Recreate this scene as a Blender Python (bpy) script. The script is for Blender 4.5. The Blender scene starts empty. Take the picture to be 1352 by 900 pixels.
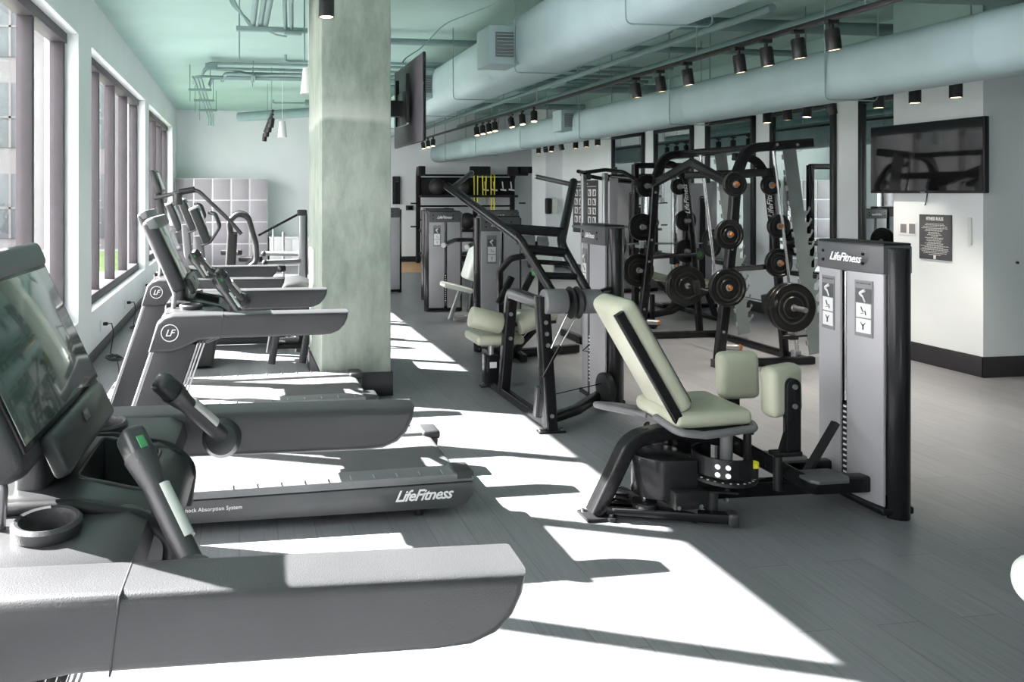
import bpy, bmesh, math, random
from mathutils import Vector, Matrix, Euler

random.seed(7)
S = bpy.context.scene
COL = S.collection
R = math.radians
V = Vector

# ------------------------------------------------------------------ camera
YAW = R(8.3); FPX = 988.0; EYE = 1.69
cam_d = bpy.data.cameras.new('camera'); cam = bpy.data.objects.new('camera', cam_d); COL.objects.link(cam)
cam.location = (0, 0, EYE); cam.rotation_euler = (R(90), 0, -YAW)
cam_d.sensor_width = 36; cam_d.lens = FPX / 1352 * 36
cam_d.shift_x = (676 - 460.1) / 1352; cam_d.shift_y = (255 - 450) / 1352
cam_d.clip_start = 0.05; cam_d.clip_end = 300
S.camera = cam

# ------------------------------------------------------------------ world, sun, exposure
S.view_settings.view_transform = 'Standard'; S.view_settings.look = 'None'
S.view_settings.gamma = 1.0; S.view_settings.use_curve_mapping = False
S.view_settings.exposure = 0.62
S.cycles.use_denoising = True
S.cycles.max_bounces = 10; S.cycles.diffuse_bounces = 6; S.cycles.glossy_bounces = 5
S.cycles.transparent_max_bounces = 24; S.cycles.sample_clamp_indirect = 6.0
W = bpy.data.worlds.new('world'); S.world = W; W.use_nodes = True
bg = W.node_tree.nodes['Background']; bg.inputs[0].default_value = (1.0, 0.985, 1.0, 1); bg.inputs[1].default_value = 6.0
sun_d = bpy.data.lights.new('sun', 'SUN'); sun_d.energy = 50; sun_d.angle = R(0.5); sun_d.color = (1, 0.985, 0.95)
sun = bpy.data.objects.new('sun', sun_d); COL.objects.link(sun)
sun.rotation_euler = V((3.75, -1.6, -3.0)).to_track_quat('-Z', 'Y').to_euler()

def area(name, loc, rot, sx, sy, power, color):
    d = bpy.data.lights.new(name, 'AREA'); d.shape = 'RECTANGLE'; d.size = sx; d.size_y = sy
    d.energy = power; d.color = color
    o = bpy.data.objects.new(name, d); COL.objects.link(o); o.location = loc; o.rotation_euler = rot
    return o
# sky portals in the window openings (sampling guides only)
for y0, y1 in ((-1.8, 2.45), (3.05, 7.3), (7.8, 12.1), (12.55, 16.85)):
    o = area('window_portal', (-1.78, (y0 + y1) / 2, 1.83), (0, R(-90), 0), 2.6, y1 - y0, 1, (1, 1, 1)); o.data.cycles.is_portal = True

# ------------------------------------------------------------------ materials
def new_mat(name):
    m = bpy.data.materials.new(name); m.use_nodes = True
    nt = m.node_tree; return m, nt, nt.nodes['Principled BSDF']

def mat(name, col, rough=0.5, metal=0.0, var=0.08, scale=6.0, bump=0.0, bscale=200.0, coat=0.0, spec=0.5, stretch=None):
    m, nt, b = new_mat(name)
    N, L = nt.nodes, nt.links
    tc = N.new('ShaderNodeTexCoord'); mp = N.new('ShaderNodeMapping'); L.new(tc.outputs['Object'], mp.inputs[0])
    if stretch: mp.inputs['Scale'].default_value = stretch
    n = N.new('ShaderNodeTexNoise'); n.inputs['Scale'].default_value = scale; n.inputs['Detail'].default_value = 5
    L.new(mp.outputs[0], n.inputs['Vector'])
    r = N.new('ShaderNodeValToRGB')
    r.color_ramp.elements[0].position = 0.3; r.color_ramp.elements[1].position = 0.7
    r.color_ramp.elements[0].color = (*[max(0, c * (1 - var)) for c in col], 1)
    r.color_ramp.elements[1].color = (*[min(1, c * (1 + var)) for c in col], 1)
    L.new(n.outputs['Fac'], r.inputs[0]); L.new(r.outputs[0], b.inputs['Base Color'])
    b.inputs['Roughness'].default_value = rough; b.inputs['Metallic'].default_value = metal
    b.inputs['Coat Weight'].default_value = coat; b.inputs['Specular IOR Level'].default_value = spec
    if bump:
        n2 = N.new('ShaderNodeTexNoise'); n2.inputs['Scale'].default_value = bscale; n2.inputs['Detail'].default_value = 3
        L.new(tc.outputs['Object'], n2.inputs['Vector'])
        bp = N.new('ShaderNodeBump'); bp.inputs['Strength'].default_value = bump; bp.inputs['Distance'].default_value = 0.002
        L.new(n2.outputs['Fac'], bp.inputs['Height']); L.new(bp.outputs[0], b.inputs['Normal'])
    return m

def emit(name, col, st):
    m, nt, b = new_mat(name)
    b.inputs['Base Color'].default_value = (*col, 1); b.inputs['Emission Color'].default_value = (*col, 1)
    b.inputs['Emission Strength'].default_value = st
    return m

M = {}
M['black'] = mat('gloss_black_paint', (0.009, 0.009, 0.010), 0.22, 0.0, 0.1, spec=0.3)
M['black2'] = mat('satin_black_paint', (0.012, 0.012, 0.013), 0.42, spec=0.3)
M['char'] = mat('charcoal_plastic', (0.032, 0.032, 0.034), 0.42, bump=0.25, bscale=500)
M['arm'] = mat('graphite_soft_plastic', (0.042, 0.042, 0.045), 0.38, bump=0.3, bscale=420, var=0.1)
M['dash'] = mat('dark_dash_plastic', (0.03, 0.032, 0.033), 0.33, var=0.1)
M['rail'] = mat('grey_side_rail', (0.16, 0.165, 0.17), 0.6, bump=0.5, bscale=350)
M['skirt'] = mat('graphite_skirt', (0.07, 0.072, 0.075), 0.35)
M['belt'] = mat('running_belt_rubber', (0.105, 0.105, 0.107), 0.75, bump=0.3, bscale=300)
M['panel'] = mat('silver_grey_shroud', (0.37, 0.36, 0.378), 0.36, 0.1, 0.05, 3)
M['shroud'] = mat('mid_grey_cap', (0.085, 0.086, 0.092), 0.42)
M['chrome'] = mat('brushed_steel', (0.62, 0.63, 0.64), 0.2, 1.0, 0.04)
M['alu'] = mat('satin_aluminium', (0.45, 0.45, 0.46), 0.35, 0.9, 0.05)
M['vinyl'] = mat('sage_vinyl', (0.40, 0.405, 0.315), 0.36, 0, 0.05, 8, bump=0.12, bscale=260)
M['vinyl_w'] = mat('pale_vinyl', (0.66, 0.69, 0.64), 0.4, 0, 0.04, 8)
M['rubber'] = mat('black_rubber', (0.014, 0.014, 0.014), 0.6)
M['steelgrey'] = mat('grey_weight_pad', (0.13, 0.13, 0.135), 0.5)
M['white'] = mat('white_print', (0.8, 0.8, 0.8), 0.5, var=0.02)
M['paper'] = mat('pale_label', (0.72, 0.73, 0.72), 0.55, var=0.03)
M['ink'] = mat('dark_print', (0.03, 0.03, 0.035), 0.6)
M['grey_label'] = mat('grey_label', (0.20, 0.195, 0.205), 0.5, var=0.03)
M['plateg'] = mat('satin_pulse_plate', (0.62, 0.61, 0.58), 0.3, 0.4)
M['orange'] = mat('orange_brass_cap', (0.55, 0.19, 0.05), 0.3, 0.6)
M['yellow'] = mat('yellow_rubber', (0.75, 0.68, 0.03), 0.5)
M['wallp'] = mat('wall_paint', (0.72, 0.755, 0.765), 0.75, 0, 0.025, 2.0, bump=0.05, bscale=90)
M['wallg'] = mat('grey_wall_paint', (0.40, 0.435, 0.445), 0.75, 0, 0.03, 2.0)
M['ceil'] = mat('teal_ceiling_paint', (0.35, 0.505, 0.465), 0.8, 0, 0.06, 1.2)
M['pipe'] = mat('teal_pipe_paint', (0.19, 0.285, 0.28), 0.6, 0, 0.06)
M['duct'] = mat('pale_teal_duct_wrap', (0.30, 0.395, 0.405), 0.62, 0, 0.08, 2.2, bump=0.5, bscale=7)
M['base'] = mat('dark_baseboard', (0.024, 0.023, 0.026), 0.4, 0, 0.15)
M['frame'] = mat('bronze_grey_window_frame', (0.062, 0.056, 0.062), 0.5, spec=0.3)
M['mframe'] = mat('black_mirror_frame', (0.012, 0.014, 0.015), 0.4)
M['sill'] = mat('pale_reveal', (0.76, 0.79, 0.78), 0.7)
M['lamp'] = mat('black_spot_can', (0.012, 0.012, 0.012), 0.4)
M['lampw'] = mat('white_pendant_shade', (0.82, 0.84, 0.82), 0.5)
M['glow'] = emit('warm_lamp_lens', (1.0, 0.72, 0.42), 5.0)
M['green'] = emit('green_indicator', (0.03, 0.16, 0.06), 0.3)
M['grass'] = mat('lawn', (0.08, 0.14, 0.03), 0.9, 0, 0.3, 3)
M['facade'] = mat('pale_render', (0.115, 0.11, 0.115), 0.8, 0, 0.03, 1)
M['facadeg'] = mat('grey_facade_window', (0.07, 0.078, 0.085), 0.3, spec=0.2)
M['conc_out'] = mat('pavement', (0.22, 0.22, 0.22), 0.85, 0, 0.08, 1)
M['locker'] = mat('grey_locker_door', (0.33, 0.31, 0.335), 0.5, 0, 0.03)
M['lockerw'] = mat('white_locker_frame', (0.8, 0.8, 0.8), 0.5, 0, 0.02)
M['orange_floor'] = mat('light_orange', (0.62, 0.36, 0.17), 0.5, 0, 0.15, 4)
M['poster'] = mat('dark_poster', (0.055, 0.05, 0.055), 0.5)
M['grey_sign'] = mat('dark_grey_sign', (0.07, 0.07, 0.075), 0.5)
M['panel2'] = mat('grey_tv_back', (0.11, 0.10, 0.115), 0.4, 0.2)
M['red'] = mat('red_tab', (0.5, 0.03, 0.02), 0.4)

# mirror, glass, screens
m, nt, b = new_mat('mirror_silver'); b.inputs['Base Color'].default_value = (0.78, 0.84, 0.83, 1)
b.inputs['Metallic'].default_value = 1; b.inputs['Roughness'].default_value = 0.01; M['mirror'] = m
m, nt, b = new_mat('dark_screen_glass'); b.inputs['Base Color'].default_value = (0.008, 0.008, 0.009, 1)
b.inputs['Roughness'].default_value = 0.06; b.inputs['Specular IOR Level'].default_value = 0.8
b.inputs['Coat Weight'].default_value = 0.6; b.inputs['Coat Roughness'].default_value = 0.03; M['screen'] = m
m, nt, b = new_mat('grey_green_display_glass'); b.inputs['Base Color'].default_value = (0.055, 0.085, 0.075, 1)
b.inputs['Roughness'].default_value = 0.12; b.inputs['Specular IOR Level'].default_value = 0.9
b.inputs['Coat Weight'].default_value = 0.8; b.inputs['Coat Roughness'].default_value = 0.05; M['display'] = m
m, nt, b = new_mat('window_glass')
tr = nt.nodes.new('ShaderNodeBsdfTransparent'); gl = nt.nodes.new('ShaderNodeBsdfGlossy'); gl.inputs['Roughness'].default_value = 0.01
lw = nt.nodes.new('ShaderNodeLayerWeight'); pw = nt.nodes.new('ShaderNodeMath'); pw.operation = 'POWER'; pw.inputs[1].default_value = 5; nt.links.new(lw.outputs['Facing'], pw.inputs[0])
fr = nt.nodes.new('ShaderNodeMath'); fr.operation = 'MULTIPLY_ADD'; fr.inputs[1].default_value = 0.5; fr.inputs[2].default_value = 0.035; nt.links.new(pw.outputs[0], fr.inputs[0])
mx = nt.nodes.new('ShaderNodeMixShader'); nt.links.new(fr.outputs[0], mx.inputs[0])
nt.links.new(tr.outputs[0], mx.inputs[1]); nt.links.new(gl.outputs[0], mx.inputs[2])
nt.links.new(mx.outputs[0], nt.nodes['Material Output'].inputs[0]); M['glass'] = m

# concrete column
m, nt, b = new_mat('board_marked_concrete'); N, L = nt.nodes, nt.links
tc = N.new('ShaderNodeTexCoord'); mp = N.new('ShaderNodeMapping'); mp.inputs['Scale'].default_value = (4, 4, 1.3); L.new(tc.outputs['Object'], mp.inputs[0])
n1 = N.new('ShaderNodeTexNoise'); n1.inputs['Scale'].default_value = 2.2; n1.inputs['Detail'].default_value = 9; n1.inputs['Roughness'].default_value = 0.7; L.new(mp.outputs[0], n1.inputs['Vector'])
n2 = N.new('ShaderNodeTexNoise'); n2.inputs['Scale'].default_value = 1.7; n2.inputs['Detail'].default_value = 6; L.new(tc.outputs['Object'], n2.inputs['Vector'])
ad = N.new('ShaderNodeMath'); ad.operation = 'MULTIPLY_ADD'; ad.inputs[1].default_value = 0.55; L.new(n1.outputs['Fac'], ad.inputs[0])
hl = N.new('ShaderNodeMath'); hl.operation = 'MULTIPLY'; hl.inputs[1].default_value = 0.45; L.new(n2.outputs['Fac'], hl.inputs[0]); L.new(hl.outputs[0], ad.inputs[2])
r = N.new('ShaderNodeValToRGB'); r.color_ramp.elements[0].position = 0.36; r.color_ramp.elements[1].position = 0.66
r.color_ramp.elements[0].color = (0.19, 0.23, 0.195, 1); r.color_ramp.elements[1].color = (0.40, 0.435, 0.375, 1)
L.new(ad.outputs[0], r.inputs[0])
sx = N.new('ShaderNodeSeparateXYZ'); L.new(tc.outputs['Object'], sx.inputs[0])   # pale construction joint around the column
wob = N.new('ShaderNodeMath'); wob.operation = 'MULTIPLY_ADD'; wob.inputs[1].default_value = 0.16; L.new(n2.outputs['Fac'], wob.inputs[0]); L.new(sx.outputs['Z'], wob.inputs[2])
jr = N.new('ShaderNodeMapRange'); jr.inputs['From Min'].default_value = 2.2; jr.inputs['From Max'].default_value = 2.7; L.new(wob.outputs[0], jr.inputs['Value'])
jc = N.new('ShaderNodeValToRGB'); el_ = jc.color_ramp.elements; el_[0].position = 0.28; el_[0].color = (0, 0, 0, 1); el_[1].position = 0.72; el_[1].color = (0, 0, 0, 1)
e_ = el_.new(0.38); e_.color = (.55, .55, .55, 1); e_ = el_.new(0.55); e_.color = (.3, .3, .3, 1); L.new(jr.outputs[0], jc.inputs[0])
jm = N.new('ShaderNodeMixRGB'); jm.inputs[2].default_value = (0.56, 0.57, 0.52, 1); L.new(jc.outputs[0], jm.inputs[0]); L.new(r.outputs[0], jm.inputs[1])
L.new(jm.outputs[0], b.inputs['Base Color']); b.inputs['Roughness'].default_value = 0.75
bp = N.new('ShaderNodeBump'); bp.inputs['Strength'].default_value = 0.35; bp.inputs['Distance'].default_value = 0.01
L.new(ad.outputs[0], bp.inputs['Height']); L.new(bp.outputs[0], b.inputs['Normal']); M['concrete'] = m

# wood-look vinyl plank floor
m, nt, b = new_mat('grey_plank_floor'); N, L = nt.nodes, nt.links
tc = N.new('ShaderNodeTexCoord'); mp = N.new('ShaderNodeMapping'); mp.inputs['Rotation'].default_value = (0, 0, R(90)); L.new(tc.outputs['Object'], mp.inputs[0])
bk = N.new('ShaderNodeTexBrick'); bk.offset = 0.37; bk.inputs['Scale'].default_value = 1.0
bk.inputs['Brick Width'].default_value = 1.3; bk.inputs['Row Height'].default_value = 0.19; bk.inputs['Mortar Size'].default_value = 0.0016
bk.inputs['Color1'].default_value = (0.170, 0.173, 0.184, 1); bk.inputs['Color2'].default_value = (0.200, 0.203, 0.214, 1); bk.inputs['Mortar'].default_value = (0.09, 0.09, 0.095, 1)
L.new(mp.outputs[0], bk.inputs['Vector'])
mp2 = N.new('ShaderNodeMapping'); mp2.inputs['Scale'].default_value = (38, 2.0, 1); L.new(tc.outputs['Object'], mp2.inputs[0])
g1 = N.new('ShaderNodeTexNoise'); g1.inputs['Scale'].default_value = 1.6; g1.inputs['Detail'].default_value = 8; g1.inputs['Roughness'].default_value = 0.65; L.new(mp2.outputs[0], g1.inputs['Vector'])
gr = N.new('ShaderNodeValToRGB'); gr.color_ramp.elements[0].position = 0.3; gr.color_ramp.elements[1].position = 0.72
gr.color_ramp.elements[0].color = (0.8, 0.8, 0.8, 1); gr.color_ramp.elements[1].color = (1.16, 1.16, 1.16, 1); L.new(g1.outputs['Fac'], gr.inputs[0])
mu = N.new('ShaderNodeMixRGB'); mu.blend_type = 'MULTIPLY'; mu.inputs[0].default_value = 1; L.new(bk.outputs['Color'], mu.inputs[1]); L.new(gr.outputs[0], mu.inputs[2])
L.new(mu.outputs[0], b.inputs['Base Color']); b.inputs['Roughness'].default_value = 0.34; b.inputs['Specular IOR Level'].default_value = 0.5
bp = N.new('ShaderNodeBump'); bp.inputs['Strength'].default_value = 0.12; bp.inputs['Distance'].default_value = 0.002
L.new(g1.outputs['Fac'], bp.inputs['Height']); L.new(bp.outputs[0], b.inputs['Normal']); M['floor'] = m

# ------------------------------------------------------------------ geometry helpers
def fillet(pts, r, n=5, closed=False):
    pts = [V(p) for p in pts]
    if r <= 0: return pts
    out = []; N_ = len(pts)
    for i, p in enumerate(pts):
        if not closed and i in (0, N_ - 1): out.append(p); continue
        a = pts[i - 1]; c = pts[(i + 1) % N_]
        d1 = a - p; d2 = c - p; l1, l2 = d1.length, d2.length
        if l1 < 1e-6 or l2 < 1e-6: continue
        d1 /= l1; d2 /= l2; ang = d1.angle(d2)
        if ang > R(176): out.append(p); continue
        t = min(r / math.tan(ang / 2), 0.48 * l1, 0.48 * l2)
        s, e = p + d1 * t, p + d2 * t
        for k in range(n + 1):
            u = k / n; out.append((1 - u) ** 2 * s + 2 * u * (1 - u) * p + u * u * e)
    return out

def rrect(w, h, r, n=3):
    r = min(r, w * 0.499, h * 0.499); o = []
    for cx, cy, a0 in ((w / 2 - r, h / 2 - r, 0), (-w / 2 + r, h / 2 - r, 90), (-w / 2 + r, -h / 2 + r, 180), (w / 2 - r, -h / 2 + r, 270)):
        for k in range(n + 1):
            a = R(a0 + 90 * k / n); o.append((cx + r * math.cos(a), cy + r * math.sin(a)))
    return o

class G:
    def __init__(s): s.bm = bmesh.new()
    def _merge(s, t, mtx=None):
        if mtx is not None: bmesh.ops.transform(t, matrix=mtx, verts=t.verts)
        me = bpy.data.meshes.new('tmp'); t.to_mesh(me); t.free(); s.bm.from_mesh(me); bpy.data.meshes.remove(me); return s
    def box(s, c, d, bev=0.0, rot=None, seg=2):
        t = bmesh.new(); bmesh.ops.create_cube(t, size=1); bmesh.ops.scale(t, vec=d, verts=t.verts)
        if bev > 0:
            bmesh.ops.bevel(t, geom=t.edges[:], offset=min(bev, min(d) * 0.49), segments=seg, affect='EDGES', profile=0.5)
        m = Matrix.Translation(c)
        if rot is not None: m = m @ (rot.to_matrix().to_4x4() if isinstance(rot, Euler) else Euler(rot).to_matrix().to_4x4())
        return s._merge(t, m)
    def b2(s, lo, hi, bev=0.0):
        return s.box([(a + b) / 2 for a, b in zip(lo, hi)], [abs(b - a) for a, b in zip(lo, hi)], bev)
    def loft(s, rings, cap=True, closed=True):
        bm = s.bm; vs = [[bm.verts.new(p) for p in r] for r in rings]; n = len(rings[0])
        for a, b in zip(vs, vs[1:]):
            for k in range(n if closed else n - 1):
                q = (a[k], a[(k + 1) % n], b[(k + 1) % n], b[k])
                if len(set(q)) == 4: bm.faces.new(q)
        if cap:
            bm.faces.new(vs[0][::-1]); bm.faces.new(vs[-1])
        return s
    def cyl(s, p0, p1, r, r2=None, n=20, bev=0.0):
        p0, p1 = V(p0), V(p1); r2 = r if r2 is None else r2; d = (p1 - p0)
        q = d.to_track_quat('Z', 'Y'); L_ = d.length
        prof = [(r, 0), (r2, L_)]
        if bev > 0: prof = [(max(r - bev, 1e-4), 0), (r - bev * .3, bev * .3), (r, bev), (r2, L_ - bev), (r2 - bev * .3, L_ - bev * .3), (max(r2 - bev, 1e-4), L_)]
        rings = [[p0 + q @ V((rr * math.cos(2 * math.pi * k / n), rr * math.sin(2 * math.pi * k / n), z)) for k in range(n)] for rr, z in prof]
        return s.loft(rings)
    def lathe(s, prof, c, axis=(0, 0, 1), n=32, cap=True):
        q = V(axis).to_track_quat('Z', 'Y'); c = V(c)
        return s.loft([[c + q @ V((max(rr, 1e-4) * math.cos(2 * math.pi * k / n), max(rr, 1e-4) * math.sin(2 * math.pi * k / n), z)) for k in range(n)] for rr, z in prof], cap)
    def tube(s, pts, r, fil=0.0, n=12, closed=False, fn=5):
        P_ = fillet(pts, fil, fn, closed); rings = []
        up = None; cnt = len(P_)
        for i, p in enumerate(P_):
            a = P_[i - 1] if (i > 0 or closed) else p; c = P_[(i + 1) % cnt] if (i < cnt - 1 or closed) else p
            t = (c - a).normalized()
            if up is None:
                up = t.orthogonal().normalized()
            up = (up - t * up.dot(t)).normalized(); bn = t.cross(up)
            rr = r(i / (cnt - 1)) if callable(r) else r
            rings.append([p + (up * math.cos(2 * math.pi * k / n) + bn * math.sin(2 * math.pi * k / n)) * rr for k in range(n)])
        if closed: rings.append(rings[0]); return s.loft(rings, False)
        return s.loft(rings)
    def bar(s, pts, wn, wt, nrm=(0, 1, 0), fil=0.0, rnd=0.006, fn=6, cn=3):
        """rectangular tube along a planar path; wn = width along nrm, wt = thickness in the plane"""
        P_ = fillet(pts, fil, fn); n = V(nrm).normalized(); prof = rrect(wn, wt, rnd, cn); rings = []
        for i, p in enumerate(P_):
            a = P_[max(i - 1, 0)]; c = P_[min(i + 1, len(P_) - 1)]; t = (c - a).normalized()
            nn = (n - t * n.dot(t)).normalized(); b = t.cross(nn); k = 1.0
            if 0 < i < len(P_) - 1:
                t1 = (p - a).normalized(); k = 1 / max(0.5, t1.dot(t))
            rings.append([p + nn * u + b * w * k for u, w in prof])
        return s.loft(rings)
    def prism(s, poly, axis, a0, a1, bev=0.0, seg=2):
        def mk(u, w, a): return {'x': (a, u, w), 'y': (u, a, w), 'z': (u, w, a)}[axis]
        if sum(p[0] * q[1] - q[0] * p[1] for p, q in zip(poly, poly[1:] + poly[:1])) < 0: poly = poly[::-1]
        n = len(poly)
        def inset(d):
            o = []
            for i in range(n):
                p = V((*poly[i], 0)); e1 = (p - V((*poly[i - 1], 0))).normalized(); e2 = (V((*poly[(i + 1) % n], 0)) - p).normalized()
                n1 = V((-e1.y, e1.x, 0)); n2 = V((-e2.y, e2.x, 0)); m_ = (n1 + n2).normalized(); k = d / max(.5, m_.dot(n1))
                o.append((p.x + m_.x * k, p.y + m_.y * k))
            return o
        if a1 < a0: a0, a1 = a1, a0
        if bev > 0:
            bev = min(bev, (a1 - a0) * .49); st = []
            for k in range(seg + 1):
                th = math.pi / 2 * k / seg; st.append((bev * (1 - math.sin(th)), bev * (1 - math.cos(th))))
            lev = [(i_, a0 + z_) for i_, z_ in st] + [(i_, a1 - z_) for i_, z_ in st[::-1]]
        else: lev = [(0, a0), (0, a1)]
        return s.loft([[mk(u, w, a) for u, w in (inset(i_) if i_ > 1e-7 else poly)] for i_, a in lev])
    def ball(s, c, r, sc=(1, 1, 1), n=20):
        t = bmesh.new(); bmesh.ops.create_uvsphere(t, u_segments=n, v_segments=n // 2 + 2, radius=r); bmesh.ops.scale(t, vec=sc, verts=t.verts)
        return s._merge(t, Matrix.Translation(c))
    def pad(s, c, d, r, rot=None, seg=4, puff=0.0):
        """upholstered cushion: rounded box, puffed faces"""
        t = bmesh.new(); bmesh.ops.create_cube(t, size=1); bmesh.ops.scale(t, vec=d, verts=t.verts)
        bmesh.ops.bevel(t, geom=t.edges[:], offset=min(r, min(d) * 0.49), segments=seg, affect='EDGES', profile=0.5)
        m = Matrix.Translation(c)
        if rot is not None: m = m @ Euler(rot).to_matrix().to_4x4()
        return s._merge(t, m)
    def xf(s, mtx): bmesh.ops.transform(s.bm, matrix=mtx, verts=s.bm.verts); return s

def build(name, g, material, parent=None, ang=38, smooth=True):
    me = bpy.data.meshes.new(name)
    bmesh.ops.recalc_face_normals(g.bm, faces=g.bm.faces)
    g.bm.to_mesh(me); g.bm.free()
    for mm in (material if isinstance(material, (list, tuple)) else [material]): me.materials.append(mm)
    if smooth and len(me.polygons):
        me.shade_smooth(); me.set_sharp_from_angle(angle=R(ang))
    o = bpy.data.objects.new(name, me); COL.objects.link(o)
    if parent is not None: o.parent = parent
    return o

def cut(o, g):
    """subtract the shape g from object o"""
    me = bpy.data.meshes.new('cutter'); bmesh.ops.recalc_face_normals(g.bm, faces=g.bm.faces); g.bm.to_mesh(me); g.bm.free()
    c = bpy.data.objects.new('cutter', me); COL.objects.link(c)
    md = o.modifiers.new('b', 'BOOLEAN'); md.operation = 'DIFFERENCE'; md.object = c; md.solver = 'EXACT'
    c.parent = o.parent
    dg = bpy.context.evaluated_depsgraph_get(); nm = bpy.data.meshes.new_from_object(o.evaluated_get(dg))
    o.modifiers.clear(); o.data = nm; bpy.data.objects.remove(c)
    nm.shade_smooth(); nm.set_sharp_from_angle(angle=R(38))
    return o

def text(name, body, size, mtx, material, parent=None, shear=0.0, ext=0.0008, align='LEFT', bold=0.0, space=1.0, xs=1.0):
    cu = bpy.data.curves.new('t', 'FONT'); cu.body = body; cu.size = size; cu.shear = shear; cu.extrude = ext; cu.align_x = align
    cu.offset = bold; cu.resolution_u = 2; cu.space_character = space
    o = bpy.data.objects.new('t', cu); COL.objects.link(o)
    dg = bpy.context.evaluated_depsgraph_get(); me = bpy.data.meshes.new_from_object(o.evaluated_get(dg))
    bpy.data.objects.remove(o); bpy.data.curves.remove(cu)
    me.transform(mtx @ Matrix.Diagonal((xs, 1, 1, 1))); me.materials.clear(); me.materials.append(material)
    p = bpy.data.objects.new(name, me); COL.objects.link(p)
    if parent is not None: p.parent = parent
    return p

def frame_mtx(o, xdir, ydir):
    x = V(xdir).normalized(); y = V(ydir).normalized(); z = x.cross(y)
    return Matrix(((x.x, y.x, z.x, o[0]), (x.y, y.y, z.y, o[1]), (x.z, y.z, z.z, o[2]), (0, 0, 0, 1)))

def tag(o, label, cat, group=None, kind=None):
    o['label'] = label; o['category'] = cat
    if group: o['group'] = group
    if kind: o['kind'] = kind
    return o
def thing(name, label, cat, loc=(0, 0, 0), rz=0.0, group=None):
    o = bpy.data.objects.new(name, None); COL.objects.link(o); o.empty_display_size = 0.1
    o.location = loc; o.rotation_euler = (0, 0, rz)
    return tag(o, label, cat, group)
def struct(name, g, m, parent=None, ang=38):
    o = build(name, g, m, parent, ang)
    if parent is None: o['kind'] = 'structure'
    return o
KIDS = {}
def dup(root, loc=None, rz=None, label=None, group=None):
    def cp(o, par):
        c = o.copy(); COL.objects.link(c)
        if par is not None: c.parent = par
        for k in [x for x in ALL if x.parent == o]: cp(k, c)
        return c
    ALL = list(COL.objects); r = cp(root, None)
    if loc is not None: r.location = loc
    if rz is not None: r.rotation_euler = (0, 0, rz)
    if label: r['label'] = label
    if group: r['group'] = group
    return r
# ================================================================== the room
ZC = 3.65; XL = -1.46; XR = 7.3; YF = 18.0; YB = -3.0; XN = 9.6
struct('floor', G().b2((XL - .3, YB - .2, -.2), (XN + .2, YF + .2, 0)), M['floor'])
struct('ceiling', G().b2((XL - .3, YB - .2, ZC), (XN + .2, YF + .2, ZC + .25)), M['ceil'])
WIN = ((-1.95, 2.3), (2.9, 7.15), (7.76, 12.06), (12.55, 16.85)); SILL = 0.5; HEAD = 3.15
g = G(); x0, x1 = XL - .3, XL
ys = [YB] + [v for w in WIN for v in w] + [YF]
for i in range(0, len(ys), 2): g.b2((x0, ys[i], 0), (x1, ys[i + 1], ZC))
for a, b_ in WIN:
    g.b2((x0, a, 0), (x1, b_, SILL)); g.b2((x0, a, HEAD), (x1, b_, ZC))
struct('wall_left', g, M['wallp'])
struct('wall_far', G().b2((XL - .3, YF, 0), (XN, YF + .2, ZC)), M['wallp'])
struct('wall_right', G().b2((XR, 6.9, 0), (XR + .2, YF, ZC)), M['wallp'])
struct('wall_right_pier', G().b2((6.75, 5.95, 0), (XN, 6.9, ZC)).b2((6.9, 16.2, 0), (XR, 17.0, ZC)), M['wallp'])
struct('wall_back', G().b2((XL - .3, YB - .2, 0), (XN + .2, YB, ZC)), M['wallp'])
struct('wall_right_near', G().b2((XN, YB, 0), (XN + .2, 6.9, ZC)), M['wallg'])
struct('trim_orange_floor', G().b2((2.9, 15.6, 0), (4.5, 17.9, .012)), M['orange_floor'])  # thin orange-brown strip of floor before the far wall
# windows
for i, (a, b_) in enumerate(WIN):
    f = G(); xa, xb = XL - .24, XL - .12; n = 4; w = .065
    f.b2((xa, a, SILL), (xb + .02, b_, SILL + .10), .004); f.b2((xa, a, HEAD - .09), (xb + .02, b_, HEAD), .004)
    for k in range(n + 1):
        yy = a + (b_ - a) * k / n; yy = min(max(yy, a + w / 2), b_ - w / 2)
        f.b2((xa, yy - w / 2, SILL + .1), (xb, yy + w / 2, HEAD - .09), .003)
    o = struct('window_%d' % i, f, M['frame'])
    for k in range(n):
        c = (b_ - a) / n
        build('window_pane', G().b2((XL - .205, a + c * k + .03, SILL + .09), (XL - .199, a + c * (k + 1) - .03, HEAD - .08)), M['glass'], o)
struct('trim_teal_band', G().b2((XR - .004, 6.9, 2.98), (XR, 16.2, ZC)).b2((6.746, 5.946, 2.98), (6.75, 6.9, ZC)).b2((6.746, 5.946, 2.98), (XN, 5.95, ZC)).b2((XN - .004, YB, 2.98), (XN, 5.946, ZC)), M['ceil'])
# baseboards
struct('baseboard_left', G().b2((XL, YB, 0), (XL + .015, YF, .11), .003), M['base'])
struct('baseboard_far', G().b2((XL, YF - .015, 0), (6.9, YF, .14), .003), M['base'])
struct('baseboard_right', G().b2((XR - .015, 6.9, 0), (XR, 16.2, .15), .003).b2((6.735, 5.935, 0), (6.75, 6.915, .19), .003).b2((6.735, 5.935, 0), (XN, 5.95, .19), .003)
       .b2((6.735, 6.9, 0), (XR, 6.915, .19), .003).b2((6.885, 16.185, 0), (XR, 16.2, .14)).b2((6.885, 16.185, 0), (6.9, 17, .14)), M['base'])
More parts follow.
